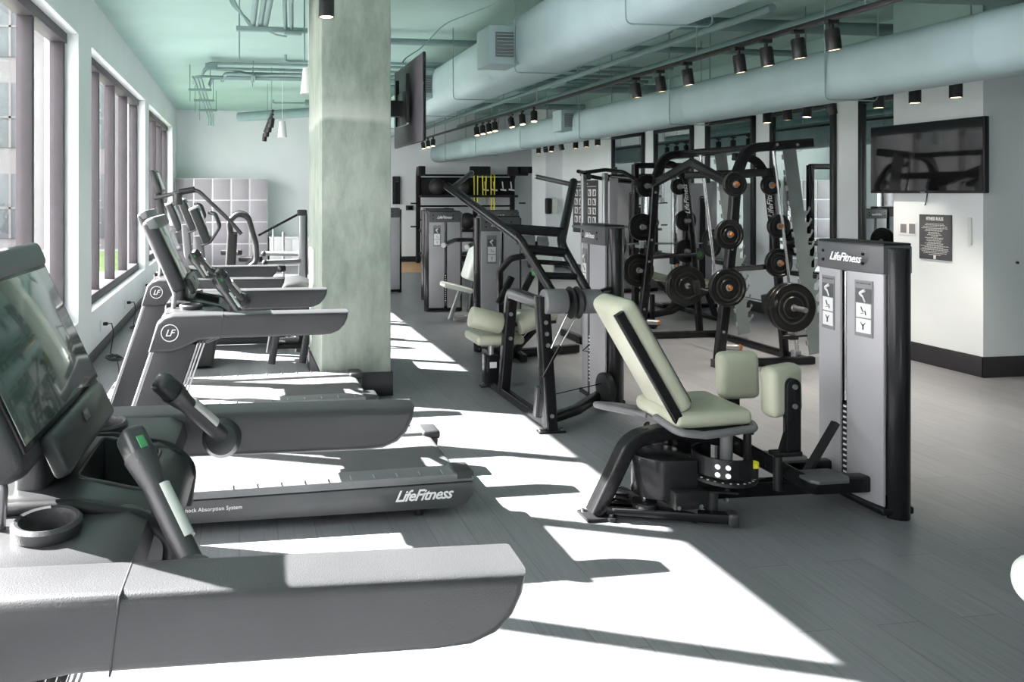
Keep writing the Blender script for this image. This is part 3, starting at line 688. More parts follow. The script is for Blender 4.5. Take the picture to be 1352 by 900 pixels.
for z, yv in ((.70, 5.875), (.50, 5.885)): wb('frame_bolt', G().cyl((2.20, yv, z), (2.20, yv - .014, z), .016, n=10), M['alu'], pm)
ax0, ax1 = V((2.12, 5.07, .935)), V((2.54, 5.07, .93))
wb('pivot_shaft', G().cyl(ax0, ax1, .03), M['black2'], pm)
wb('counterweight', G().cyl((2.125, 5.03, .925), (2.285, 5.03, .925), .088, n=36, bev=.01), M['steelgrey'], pm)
wb('counterweight', G().cyl((2.405, 5.03, .92), (2.545, 5.03, .92), .086, n=36, bev=.01), M['steelgrey'], pm)
cm = wb('cam_disc', G().lathe([(.02, -.03), (.115, -.026), (.10, 0), (.115, .026), (.02, .03)], (2.345, 5.02, .915), (1, 0, .0), 32), M['black2'], pm)
wb('cam_bolt', G().cyl((2.30, 5.02, .915), (2.312, 5.02, .915), .018, n=8), M['chrome'], pm, cm)
aL = [(2.235, 5.09, .95), (2.055, 5.30, 1.352), (1.727, 6.10, 1.752)]; aR = [(2.50, 5.09, .95), (2.375, 5.30, 1.315), (2.85, 6.10, 1.79)]
for P_, hd in ((aL, (2.0, 6.3, 1.865)), (aR, (2.60, 6.3, 1.835))):
    la = wb('lever_arm', G().tube(P_, .034, .14, 14), M['black'], pm)
    e = V(P_[2]); dd = (e - V(P_[1])).normalized(); hs = e - dd * .06
    wb('hand_grip', G().tube([hs, hs.lerp(V(hd), .15), hd], .021, 0, 14), M['char'], pm, la)
    wb('grip_end', G().cyl(V(hd), V(hd) + (V(hd) - hs).normalized() * .012, .022), M['alu'], pm, la)
pL = lambda t: V(aL[0]).lerp(V(aL[1]), t); pR = lambda t: V(aR[0]).lerp(V(aR[1]), t)
qL, qR = V(aL[1]).lerp(V(aL[2]), .18), V(aR[1]).lerp(V(aR[2]), .16)
wb('cross_bar', G().bar([qL, qR], .05, .075, (0, 1, 0), 0, .01), M['black'], pm)
for t, r_ in ((.82, .036), (.60, .018), (.36, .026)): wb('rung', G().cyl(pL(t), pR(t), r_, n=14), M['black'], pm)
wb('return_link', G().cyl((2.29, 5.0, .84), (2.17, 5.0, .60), .006).cyl((2.37, 5.0, .84), (2.12, 5.0, .42), .006), M['chrome'], pm)
wb('link_bar', G().bar([(2.23, 4.99, .62), (2.11, 5.0, .40)], .02, .02, (0, 1, 0)), M['black'], pm)
st = wb('seat_pad', G().pad((2.17, 6.20, .455), (.42, .38, .085), .035), M['vinyl'], pm)
wb('seat_post', G().b2((2.09, 6.16, .05), (2.21, 6.28, .30), .01), M['black'], pm); wb('seat_column', G().cyl((2.15, 6.22, .25), (2.15, 6.22, .42), .022), M['alu'], pm)
wb('post_label', G().box((2.15, 6.157, .22), (.06, .004, .05)), M['paper'], pm)
wb('thigh_roller', G().cyl((1.90, 6.02, .665), (2.17, 6.0, .60), .088, n=32, bev=.02), M['vinyl'], pm); wb('thigh_roller', G().cyl((2.30, 6.0, .58), (2.54, 6.02, .665), .085, n=32, bev=.02), M['vinyl'], pm)
wb('roller_axle', G().cyl((2.13, 6.0, .605), (2.32, 6.0, .595), .02), M['black2'], pm)
wb('cable_pulley', G().lathe([(.02, -.02), (.085, -.018), (.07, 0), (.085, .018), (.02, .02)], (2.16, 5.16, .16), (1, 0, 0), 28), M['black2'], pm)
wb('pulley_cover', G().box((2.14, 5.17, .18), (.05, .06, .24), .02, (R(10), 0, 0)), M['char'], pm)
wb('pulley_cover', G().cyl((2.80, 5.49, .17), (2.86, 5.49, .17), .12, n=28, bev=.01), M['black2'], pm)
wb('cable', G().tube([(2.2, 5.16, .22), (2.82, 5.52, .20)], .004, 0, 6), M['black'], pm)
wb('selector_handle', G().tube([(2.80, 5.70, .47), (2.74, 5.70, .42), (2.80, 5.70, .41)], .005, 0, 6), M['black'], pm)
# ================================================================== plates and the smith machine
PLATES = []
def plate_mesh(r, th):
    g = G(); g.lathe([(.027, -th / 2), (r * .42, -th / 2), (r * .46, -th * .28), (r * .80, -th * .28), (r * .86, -th / 2), (r * .98, -th * .48), (r, -th * .3), (r, th * .3), (r * .98, th * .48), (r * .86, th / 2), (r * .80, th * .28), (r * .46, th * .28), (r * .42, th / 2), (.027, th / 2)], (0, 0, 0), (0, 0, 1), 44)
    return g
M['plate'] = mat('black_urethane_plate', (0.009, 0.009, 0.009), 0.28, 0, 0.1, spec=0.35)
def weight_plate(label, c, axis, r, th, group):
    t = thing('weight_plate', label, 'weight plate', c, 0, group)
    t.rotation_euler = V(axis).to_track_quat('Z', 'Y').to_euler()
    build('plate_disc', plate_mesh(r, th), M['plate'], t)
    build('grip_rim', G().lathe([(r * .60, -th * .36), (r * .61, -th * .40), (r * .68, -th * .40), (r * .69, -th * .36), (r * .69, th * .36), (r * .68, th * .40), (r * .61, th * .40), (r * .60, th * .36), (r * .60, -th * .36)], (0, 0, 0), n=40, cap=False), M['rubber'], t)
    build('steel_bushing', G().lathe([(.0255, -th * .52), (.034, -th * .52), (.034, th * .52), (.0255, th * .52)], (0, 0, 0), n=24), M['alu'], t)
    return t

sm = thing('smith_machine', 'smith machine with curved black side frames and angled steel guide rods', 'weight machine', (5.1, 7.4, 0))
def side_frame(y, s):
    f = wb('side_upright', G().bar([(4.60, y, .02), (4.74, y, 1.2), (4.79, y, 1.86), (4.90, y, 2.13), (5.16, y, 2.15), (5.60, y, 2.19)], .075, .09, (0, 1, 0), .22, .014, 8), M['black'], sm)
    for x, z in ((4.64, .35), (4.70, .9), (4.73, 1.15), (4.78, 1.7)): wb('frame_bolt', G().cyl((x - .01, y - .0375, z), (x - .01, y - .046, z), .014, n=10), M['alu'], sm, f)
    for x in (5.2, 5.42): wb('frame_bolt', G().cyl((x, y - .0375, 2.165), (x, y - .046, 2.165), .014, n=10), M['alu'], sm, f)
    wb('foot_cap', G().box((4.60, y, .04), (.11, .09, .08), .01), M['char'], sm, f)
    r_ = wb('rear_leg', G().bar([(4.95, y + .26, 2.06), (5.20, y + .26, 2.04), (5.33, y + .26, 1.84), (5.40, y + .26, 1.3), (5.46, y + .26, .72), (5.52, y + .26, .03)], .06, .075, (0, 1, 0), .2, .014, 8), M['black'], sm)
    text('frame_lettering', 'LifeFitness', .085, Matrix.Translation(-V(sm.location)) @ frame_mtx((5.375, y + .2285, 1.44), (-.12, 0, 1), (-1, 0, -.12)), M['white'], sm, .4, bold=.001)
    wb('side_floor_rail', G().bar([(4.58, y, .04), (5.62, y, .04)], .07, .07, (0, 0, 1), 0, .012), M['black'], sm)
    wb('mid_brace', G().bar([(4.72, y, .95), (5.44, y + .25, .95)], .05, .05, (0, 1, 0), 0, .01), M['black'], sm)
    yr = y + .12 * (1 if s < 0 else -1)
    wb('guide_rod', G().cyl((5.28, yr, 2.14), (5.55, yr, .10), .016, n=16), M['chrome'], sm)
    wb('rod_mount', G().cyl((5.275, yr, 2.13), (5.27, yr, 2.175), .035, n=16).box((5.535, yr, .07), (.07, .07, .09), .01), M['alu'], sm)
    # catch plate with racking hooks
    yc = yr + .05 * (1 if s < 0 else -1); g = G()
    p0, p1 = V((5.50, 0, 2.15)), V((5.80, 0, .06)); d = (p1 - p0).normalized(); nn = V((-d.z, 0, d.x)); L_ = (p1 - p0).length
    poly = []
    for k in range(2): poly.append(((p0 + nn * -.075 + d * (L_ * k)).x, (p0 + nn * -.075 + d * (L_ * k)).z))
    right = []
    nh = 12
    for k in range(nh):
        a0 = L_ * (.30 + .66 * k / nh)
        for da, w in ((0, .07), (.02, .07), (.03, .115), (-.015, .135), (.005, .15), (.06, .105), (.075, .08)):
            q = p0 + nn * w + d * (a0 + da); right.append((q.x, q.z))
    q0 = p0 + nn * .07; q1 = p0 + nn * .07 + d * L_
    poly = poly + [(q1.x, q1.z)] + right[::-1] + [(q0.x, q0.z)]
    wb('catch_plate', G().prism(poly, 'y', yc - .004, yc + .004), M['catch'], sm)
    for k in range(13):
        q = p0 + d * (L_ * (.04 + .075 * k)) - nn * .085; wb('catch_tab', G().box((q.x, yc, q.z), (.02, .02, .055), .006, (0, math.atan2(d.x, d.z), 0)), M['alu'], sm)
    # storage horns
    for x, z, yy in ((4.72, 1.776, y), (4.66, 1.295, y), (4.615, .79, y), (5.27, 1.77, y + .22), (5.36, 1.36, y + .22), (5.36, .99, y + .22)):
        o_ = -1 if s < 0 else 1; hl = .155 if abs(z - .79) < .01 and s < 0 else .108
        h_ = wb('storage_horn', G().cyl((x, yy, z), (x, yy + o_ * hl, z), .024, n=16), M['alu'], sm)
        wb('horn_cap', G().cyl((x, yy + o_ * hl, z), (x, yy + o_ * (hl + .022), z), .021, n=16, bev=.006), M['orange'], sm, h_)
        HORN.append((x, yy, z, o_))
    h_ = wb('storage_horn', G().cyl((4.62, y, .20), (4.80, y - .02, .19), .03, n=16), M['alu'], sm); wb('horn_cap', G().cyl((4.80, y - .02, .19), (4.825, y - .02, .19), .034, n=16, bev=.006), M['orange'], sm, h_)
HORN = []
M['catch'] = mat('grey_steel_plate', (0.17, 0.20, 0.20), 0.45, 0.1)
side_frame(6.67, -1); side_frame(8.10, 1)
wb('front_brace', G().bar([(4.76, 6.70, 1.77), (4.80, 7.40, 2.02), (4.76, 8.07, 1.80)], .06, .085, (1, 0, 0), .06, .012), M['black'], sm)
wb('rear_brace', G().bar([(5.22, 6.75, 1.90), (5.22, 8.15, 1.90)], .06, .08, (1, 0, 0), 0, .012), M['black'], sm)
wb('top_brace', G().bar([(5.10, 6.70, 2.15), (5.10, 8.10, 2.15)], .06, .06, (0, 0, 1), 0, .012), M['black'], sm)
wb('floor_brace', G().bar([(5.55, 6.70, .04), (5.55, 8.12, .04)], .07, .06, (0, 0, 1), 0, .012), M['black'], sm)
BZ = .60; BX = 5.22
br = wb('smith_bar', G().cyl((BX, 6.30, BZ), (BX, 8.50, BZ), .0145, n=16), M['chrome'], sm)
for a, b_ in ((6.28, 6.66), (8.12, 8.50)): wb('bar_sleeve', G().cyl((BX, a, BZ), (BX, b_, BZ), .0245, n=18), M['alu'], sm, br)
for y in (6.80, 7.97): wb('bar_carriage', G().box((BX, y, BZ), (.08, .07, .16), .015, (0, -.14, 0)), M['black2'], sm, br)
wb('rod_stop', G().box((5.50, 6.80, .25), (.10, .07, .06), .012).cyl((5.40, 6.80, .25), (5.62, 6.75, .27), .016, n=12), M['black2'], sm)
spec = {(-1, 0): [.118], (-1, 1): [.145], (-1, 2): [.165, .185], (-1, 3): [.10], (-1, 4): [.12], (-1, 5): [.145], (1, 0): [.13], (1, 1): [.16], (1, 2): [.195], (1, 3): [.10], (1, 4): [.13], (1, 5): [.14]}
where = ['upper front horn', 'middle front horn', 'lower front horn', 'upper rear horn', 'middle rear horn', 'lower rear horn']
for i, (x, y, z, o_) in enumerate(HORN):
    q = i % 6; yy = y + o_ * .055
    for k, r in enumerate(spec[(o_, q)]):
        th = .042
        weight_plate('%s weight plate on the %s of the %s smith frame' % ('outer black' if k == 1 else 'round black', where[q], 'nearer' if o_ < 0 else 'farther'), (x, yy + o_ * th / 2, z), (0, 1, 0), r, th, 'weight plates on the smith machine')
        yy += o_ * (th + .004)
for k, (y, r) in enumerate(((6.60, .18), (6.55, .215), (6.50, .235), (6.45, .235))):
    weight_plate(['smaller innermost black plate on the near end of the smith bar', 'second black plate from inside on the near smith bar end', 'third large black plate on the near smith bar end', 'large outermost black plate on the near end of the smith bar'][k], (BX, y, BZ), (0, 1, 0), r, .044, 'weight plates on the smith machine')
for k, (y, r) in enumerate(((8.16, .235), (8.21, .235))):
    weight_plate(['large inner black plate on the far end of the smith bar', 'large outer black plate on the far end of the smith bar'][k], (BX, y, BZ), (0, 1, 0), r, .044, 'weight plates on the smith machine')

# ------------------------------------------------------------------ bench behind the smith machine
bn = thing('weight_bench', 'weight bench with pale pad standing behind the smith machine frame', 'bench', (5.75, 9.35, 0))
wb('bench_pad', G().pad((5.45, 9.0, .59), (.62, .28, .08), .03, (0, R(14), R(10))), M['vinyl'], bn)
wb('seat_pad', G().pad((5.98, 9.08, .50), (.34, .30, .08), .03, (0, R(-8), R(10))), M['vinyl'], bn)
wb('spine', G().bar([(5.15, 8.95, .12), (5.55, 9.02, .16), (6.15, 9.13, .42)], .06, .08, (0, 1, 0), .1), M['black'], bn)
wb('support', G().bar([(5.45, 9.0, .15), (5.85, 9.06, .42)], .05, .05, (0, 1, 0)).bar([(5.7, 9.03, .2), (5.35, 8.97, .54)], .04, .04, (0, 1, 0)), M['black'], bn)
wb('rear_leg', G().bar([(6.12, 9.12, .42), (6.28, 9.15, .03)], .06, .06, (0, 1, 0)), M['black'], bn)
wb('floor_bar', G().bar([(6.25, 8.88, .035), (6.25, 9.42, .035)], .06, .06, (0, 0, 1)), M['black'], bn)
wb('floor_bar', G().bar([(5.1, 8.75, .06), (5.1, 9.2, .06)], .06, .06, (0, 0, 1)), M['black'], bn)
wb('wheel', G().cyl((5.1, 8.66, .06), (5.1, 8.75, .06), .06, n=20, bev=.01), M['rubber'], bn); wb('wheel', G().cyl((5.1, 9.2, .06), (5.1, 9.29, .06), .06, n=20, bev=.01), M['rubber'], bn)
wb('handle_post', G().bar([(5.22, 8.9, .08), (5.22, 8.9, .40)], .05, .05, (0, 1, 0)), M['black'], bn)

# ------------------------------------------------------------------ second rack behind: bar in hooks
rk = thing('squat_rack', 'black squat rack behind the smith machine holding a barbell', 'rack', (5.95, 9.9, 0))
for x in (5.52, 6.30):
    wb('rack_upright', G().bar([(x, 9.85, .02), (x, 9.85, 2.10)], .08, .08, (0, 1, 0), 0, .01), M['black'], rk)
    wb('rack_foot', G().bar([(x, 9.55, .04), (x, 10.05, .04)], .08, .07, (0, 0, 1), 0, .01), M['black'], rk)
    wb('bar_hook', G().b2((x - .03, 9.67, .93), (x + .03, 9.82, .97)).b2((x - .03, 9.67, .97), (x + .03, 9.70, 1.03)), M['alu'], rk)
wb('rack_beam', G().bar([(5.52, 9.85, 2.08), (6.30, 9.85, 2.08)], .08, .08, (0, 1, 0), 0, .01), M['black'], rk)
wb('rack_beam', G().bar([(5.52, 9.85, .5), (6.30, 9.85, .5)], .06, .06, (0, 1, 0), 0, .01), M['black'], rk)
bb_ = thing('barbell', 'steel barbell resting in the hooks of the rear squat rack', 'barbell', (5.91, 9.75, .985))
build('bar_shaft', G().cyl((-1.05, 0, 0), (1.05, 0, 0), .014, n=14), M['chrome'], bb_)
for s in (-1, 1): build('bar_sleeve', G().cyl((s * .66, 0, 0), (s * 1.08, 0, 0), .025, n=16), M['alu'], bb_)
weight_plate('black weight plate on the left end of the rear barbell', (5.20, 9.75, .985), (1, 0, 0), .20, .05, 'plates on the rear barbell')
weight_plate('black weight plate on the right end of the rear barbell', (6.62, 9.75, .985), (1, 0, 0), .20, .05, 'plates on the rear barbell')

# ------------------------------------------------------------------ adjustable cable towers
def cable_tower(label, loc, rz, post_side, h=1.90):
    t = thing('cable_tower', label, 'cable machine', loc, rz, 'adjustable cable towers')
    build('tower_shroud', G().prism([(-.22, -.14), (.22, -.14), (.22, .10), (.16, .16), (-.16, .16), (-.22, .10)], 'z', .05, h, .01), M['panel'], t)
    build('shroud_slot', G().tube([(.02, -.145, .22), (.02, -.145, h - .2), (.10, -.145, h - .2), (.10, -.145, .22)], .009, .03, 8, True), M['black'], t)
    build('slot_shade_strip', G().b2((.025, -.146, .24), (.095, -.139, h - .22)), M['black2'], t)  # solid black strip on the shroud, painting in the shade inside the slot
    px = .36 * post_side
    p = build('column', G().box((px, -.10, h * .53), (.07, .07, h * 1.06), .012), M['chrome'], t)
    g = G()
    for k in range(20): g.cyl((px, -.135, .25 + k * .085), (px, -.1365, .25 + k * .085), .009, n=10)
    build('column_hole', g, M['ink'], p)
    c = build('pulley_carriage', G().box((px, -.11, .72), (.11, .11, .16), .015), M['black2'], t)
    build('carriage_pin', G().cyl((px, -.165, .64), (px, -.20, .64), .018, n=12), M['orange'], t, )
    build('pulley_arm', G().tube([(px, -.13, .78), (px - .16 * post_side, -.2, .80), (px - .26 * post_side, -.22, .80)], .028, .05, 10), M['black2'], c)
    build('pulley_wheel', G().cyl((px - .30 * post_side, -.26, .80), (px - .30 * post_side, -.20, .80), .09, n=28, bev=.01), M['shroud'], c)
    build('wheel_badge', G().cyl((px - .30 * post_side, -.262, .80), (px - .30 * post_side, -.265, .80), .045, n=20), M['green2'], c)
    build('base_plate', G().box((px * .4, -.05, .03), (.9, .28, .06), .012), M['black'], t)
    build('roller_foot', G().cyl((px, -.22, .06), (px, -.16, .06), .06, n=16), M['rubber'], t)
    return t
M['green2'] = mat('green_badge', (0.10, 0.32, 0.12), 0.5)
ct = cable_tower('grey cable tower with round green badge pulley, left of the smith machine', (6.55, 12.1, 0), R(12), 1)
cable_tower('grey cable tower seen through the smith machine frame', (6.72, 10.35, 0), R(0), -1, 1.84)
tb = tag(build('overhead_crossover_beam', G().bar([(6.2, 12.0, 1.98), (6.85, 11.8, 1.99), (6.75, 10.35, 1.95)], .06, .07, (0, 0, 1), .1, .01).bar([(6.25, 12.0, 1.98), (6.5, 11.5, 1.93), (6.85, 11.3, 1.93)], .04, .04, (0, 0, 1), .05, .01), M['black']), 'black overhead beam joining the two grey cable towers', 'beam')
# pull-up station behind the pulldown tower
pu = thing('pull_up_station', 'assisted pull-up station with two steel posts behind the pulldown tower', 'weight machine', (3.85, 7.5, 0))
for x, y in ((3.62, 7.5), (3.90, 7.55)): wb('steel_post', G().box((x, y, .96), (.055, .055, 1.92), .01), M['alu'], pu)
wb('back_panel', G().b2((3.97, 7.58, .05), (4.08, 7.62, 1.86), .01), M['panel'], pu)
wb('pull_bar', G().tube([(3.46, 7.30, 1.93), (3.60, 7.45, 1.92), (3.88, 7.50, 1.955), (4.05, 7.42, 1.93), (4.28, 7.50, 1.83)], .022, .08, 12), M['black'], pu)
wb('pull_bar', G().tube([(3.60, 7.52, 1.90), (4.0, 7.62, 1.84), (4.25, 7.62, 1.82)], .022, .08, 12), M['black'], pu)
for x, y, z in ((3.64, 7.44, 1.875), (4.27, 7.5, 1.80)): wb('pivot_cap', G().cyl((x, y - .03, z), (x, y + .03, z), .035, n=16), M['black2'], pu)
wb('base_frame', G().bar([(3.55, 7.5, .04), (4.15, 7.6, .04)], .08, .07, (0, 0, 1)).bar([(3.6, 7.2, .04), (3.6, 8.0, .04)], .08, .07, (0, 0, 1)), M['black'], pu)
pu.location = (4.065, 7.95, 0)
wb('post_top_plate', G().b2((3.765, 7.87, 1.30), (4.335, 8.11, 1.325), .005), M['shroud'], pu)

# ------------------------------------------------------------------ other weight machines
def stack_machine(name, label, loc, w=.54, h=1.43, signs=(.22,), extra=None):
    t = thing(name, label, 'weight machine', loc); tower(t, loc, 0, w, .15, h, signs, .055, False, .5)
    if extra: extra(t)
    return t
def row_bits(t):
    bx = lambda n, g, m: build(n, g, m, t)
    bx('base_frame', G().bar([(.10, -.12, .05), (.05, -.62, .05)], .07, .07, (0, 0, 1)), M['black'])
    bx('base_frame', G().bar([(-.28, -.45, .05), (.80, -.22, .05)], .08, .08, (0, 0, 1)), M['black'])
    bx('seat_frame', G().bar([(-.15, -.48, .08), (.20, -.45, .38), (.45, -.45, .40)], .06, .07, (0, 1, 0), .1), M['black'])
    bx('seat_frame', G().bar([(.0, -.5, .10), (.28, -.47, .36)], .05, .05, (0, 1, 0)), M['black'])
    bx('seat_pad', G().pad((.22, -.50, .46), (.36, .30, .08), .03), M['vinyl']); bx('chest_pad', G().pad((.28, -.55, .98), (.22, .10, .20), .04), M['vinyl_w'])
    bx('pad_post', G().bar([(.30, -.46, .40), (.30, -.48, 1.0)], .06, .06, (0, 1, 0)), M['black'])
    bx('foot_block', G().bar([(-.30, -.46, .07), (.0, -.40, .07)], .10, .11, (0, 0, 1)), M['black2'])
    bx('swing_arm', G().tube([(-.08, -.30, .45), (-.14, -.45, .90), (-.06, -.55, 1.04), (.20, -.55, 1.08)], .032, .08, 12), M['black2'])
    bx('lever_tube', G().tube([(-.20, -.6, .60), (-.05, -.55, .85)], .035, 0, 12), M['black']); bx('lever_tube', G().tube([(.02, -.58, .62), (.18, -.52, .88)], .035, 0, 12), M['black'])
    bx('roller', G().cyl((.03, -.62, 1.20), (.15, -.66, 1.20), .075, n=24, bev=.01), M['steelgrey']); bx('roller', G().cyl((.17, -.66, 1.19), (.27, -.69, 1.19), .075, n=24, bev=.01), M['steelgrey'])
    bx('roller_axle', G().cyl((-.02, -.60, 1.20), (.28, -.69, 1.19), .02, n=12), M['black'])
    bx('roller_bracket', G().bar([(.10, -.60, 1.18), (.16, -.52, .95)], .05, .04, (1, 0, 0)), M['black'])
    bx('adjust_knob', G().cyl((.16, -.60, .90), (.20, -.66, .90), .035, n=12), M['green2'])
stack_machine('row_machine', 'grey stack tower behind the raised lever arms of the pulldown machine', (2.745, 7.72, 0), .53, 1.44, (.26,), row_bits)
def curl_bits(t):
    bx = lambda n, g, m: build(n, g.xf(Matrix.Translation((-.16, -.05, 0))), m, t)
    bx('seat_pad', G().pad((.12, -.75, .44), (.42, .22, .07), .03, (0, R(14), 0)), M['vinyl_w'])
    bx('back_pad', G().pad((.40, -.62, .76), (.16, .34, .50), .05, (0, R(18), 0)), M['vinyl_w'])
    bx('frame_leg', G().bar([(-.02, -.9, .03), (.16, -.8, .42)], .05, .05, (0, 1, 0)).bar([(.05, -.9, .05), (.62, -.7, .05)], .06, .06, (0, 0, 1)).bar([(.42, -.65, .05), (.46, -.62, .5)], .07, .07, (0, 1, 0)), M['alu'])
    bx('side_shroud', G().box((.42, -.55, .28), (.12, .1, .45), .02, (0, R(8), 0)), M['char'])
    bx('handle_bar', G().tube([(-.10, -.95, 1.02), (.15, -.6, 1.06), (.55, -.6, 1.06)], .03, .05, 10).tube([(.18, -1.05, 1.0), (.45, -.7, 1.05)], .03, 0, 10), M['black'])
    bx('handle_end', G().cyl((-.10, -.95, 1.02), (-.125, -.985, 1.015), .032, n=12).cyl((.18, -1.05, 1.0), (.155, -1.085, .995), .032, n=12), M['alu'])
stack_machine('biceps_machine', 'grey stack tower with pale pads and low seat, left of the row machine', (2.90, 10.45, 0), .56, 1.43, (.24,), curl_bits)
stack_machine('chest_machine', 'grey stack tower standing half hidden behind the tower with pale pads', (3.14, 11.6, 0), .56, 1.44, ())
stack_machine('leg_machine', 'grey stack tower peeking out just right of the concrete column', (2.45, 12.55, 0), .60, 1.43, ())
stack_machine('shoulder_machine', 'stack tower whose cap shows above the row machine tower', (4.05, 11.2, 0), .56, 1.42, ())
fb = thing('flat_bench', 'bench with rounded white pad end poking in at the right edge', 'bench', (3.115, 2.03, 0))
build('bench_pad', G().pad((0.02, 0, .415), (1.22, .30, .18), .085, None, 6), M['vinyl_w'], fb)
build('bench_frame', G().bar([(-.3, 0, .33), (.5, 0, .33)], .08, .06, (0, 1, 0)), M['black'], fb)
for x in (-.25, .45): build('bench_leg', G().bar([(x, 0, .33), (x, 0, .05)], .06, .06, (0, 1, 0)).bar([(x, -.22, .03), (x, .22, .03)], .06, .06, (0, 0, 1)), M['black'], fb)
# functional training rack against the far wall
fr = thing('storage_rack', 'black functional training rack along the far wall with balls and bands', 'rack', (5.55, 17.3, 0))
for x, n in ((-1.30, 1), (.12, 2), (1.06, 3)):
    build('rack_post', G().prism([(-.30, .02), (-.20, .02), (-.20, 2.0), (-.12, 2.12), (.20, 2.12), (.20, 2.32), (-.22, 2.32), (-.30, 2.15)], 'x', x - .05, x + .05, .008).xf(Matrix.Scale(-1, 4, (0, 1, 0))), M['black2'], fr)
    build('post_cap', G().box((x, -.12, 2.22), (.16 if n == 1 else .5, .10, .22), .015), M['black2'], fr)
for z, d in ((1.62, .40), (.80, .45), (.25, .45)):
    build('shelf', G().box((-.12, .05, z), (2.36, d, .06), .01), M['black2'], fr)
build('back_panel', G().box((-.12, .26, 1.86), (2.36, .03, .42), .006), M['black2'], fr)
for z in (2.12, 1.38, 1.05): build('cross_rail', G().cyl((-1.30, .26 if z < 2 else 0, z), (1.06, .26 if z < 2 else 0, z), .022, n=12), M['black'], fr)
for x in (-1.38, 1.14):
    for z in (1.45, .9): build('side_peg', G().cyl((x, 0, z), (x + (-.16 if x < 0 else .16), 0, z), .018, n=10), M['black'], fr)
build('chain', G().tube([(1.62, -.15, 2.1), (1.62, -.15, .7)], .018, 0, 8), M['black2'], fr); build('chain_arm', G().box((1.35, -.15, 2.25), (.62, .1, .16), .01), M['black2'], fr)
for x, r, z, lb in ((-.92, .20, 1.65, 'large dark medicine ball on the upper left rack shelf'), (-.30, .17, 1.65, 'dark medicine ball hidden behind the raised lever on the upper shelf'), (-.70, .26, .83, 'large dark exercise ball on the lower rack shelf'), (-.19, .20, .83, 'smaller dark ball beside the large exercise ball'), (-1.10, .14, .83, 'dark ball at the far left of the lower rack shelf'), (.78, .20, .83, 'dark ball at the right end of the lower rack shelf')):
    o = tag(build('medicine_ball', G().ball((0, 0, 0), r, n=28), M['rubber']), lb, 'ball', 'balls on the storage rack'); o.location = (5.55 + x, 17.20, z + r)
for x, l, lb in ((.05, .82, 'long yellow resistance band hanging left on the rack rail'), (.26, .52, 'short yellow resistance band hanging in the middle'), (.47, .95, 'longest yellow resistance band hanging right on the rack rail')):
    o = tag(build('resistance_band', G().tube([(-.035, -.03, -l), (-.045, -.03, -.02), (-.03, 0, .028), (.03, 0, .028), (.045, -.03, -.02), (.035, -.03, -l), (0, -.03, -l - .03)], .016, .03, 8, True), M['yellow']), lb, 'resistance band', 'yellow bands on the storage rack')
    o.location = (5.55 + x, 17.3, 2.12)
for k, x in enumerate((.30, .52, .74, .95)):
    t = thing('strap_handle', 'white strap handle hanging on the rack, %s from the left' % ['first', 'second', 'third', 'fourth'][k], 'handle', (5.55 + x, 17.36, 1.95), 0, 'strap handles on the rack')
    build('strap', G().bar([(0, 0, 0.02), (0, -.06, -.15)], .03, .008, (1, 0, 0)), M['paper'], t); build('grip', G().cyl((-.07, -.07, -.17), (.07, -.07, -.19), .02, n=12), M['white'], t)
# ================================================================== other cardio machines by the windows
el = thing('elliptical_trainer', 'elliptical trainer with tall leaning console behind the third treadmill', 'cardio machine', (0, 7.55, 0))
E_ = lambda n, g, m, p=None: build(n, g, m, p or el)
for x in (.36, .66):
    E_('rear_leg', G().bar([(x - .05, -.22, .03), (x + .03, -.20, .50)], .07, .07, (0, 1, 0), 0, .02), M['arm']); E_('rear_leg', G().bar([(x - .05, .30, .03), (x + .03, .28, .50)], .07, .07, (0, 1, 0), 0, .02), M['arm'])
E_('step_tray', G().box((.50, 0, .18), (.30, .36, .05), .015), M['black2']); E_('step_tray', G().box((.50, 0, .30), (.30, .36, .04), .015), M['black2'])
E_('rear_housing', G().prism([(.30, .45), (.78, .45), (.80, .70), (.72, .80), (.60, .84), (.45, .82), (.33, .74)], 'y', -.30, .30, .05, 4), M['char'])
E_('side_rail', G().bar([(-.35, -.28, .55), (.45, -.28, .62)], .06, .09, (0, 1, 0), 0, .02), M['arm']); E_('side_rail', G().bar([(-.35, .28, .55), (.45, .28, .62)], .06, .09, (0, 1, 0), 0, .02), M['arm'])
E_('front_housing', G().prism([(-.78, .02), (-.25, .02), (-.18, .5), (-.3, .85), (-.55, .95), (-.78, .75)], 'y', -.26, .26, .04, 3), M['char'])
E_('mast', G().bar([(-.55, 0, .8), (-.72, 0, 1.3), (-.80, 0, 1.75)], .16, .07, (0, 1, 0), .1, .02), M['char'])
tl = R(20); E_('console', G().box((-.795, 0, 1.80), (.05, .38, .24), .015, (0, -tl, 0), 3), M['char'])
E_('display', G().box((-.772, 0, 1.81), (.012, .33, .18), .004, (0, -tl, 0)), M['display'])
E_('console_rest', G().box((-.76, 0, 1.66), (.10, .34, .03), .01, (0, R(15), 0)), M['dash'])
for s in (-1,):
    E_('hand_rail', G().tube([(-.80, s * .16, 1.64), (-.60, s * .30, 1.69), (-.40, s * .34, 1.73), (-.08, s * .34, 1.42), (.02, s * .34, 1.30)], .019, .12, 12), M['char'])
    E_('rail_grip', G().tube([(-.56, s * .31, 1.70), (-.42, s * .335, 1.725)], .03, 0, 12), M['black2'])
E_('cup_cradle', G().cyl((-.58, -.31, 1.58), (-.58, -.31, 1.69), .045, n=20, bev=.006), M['char'])
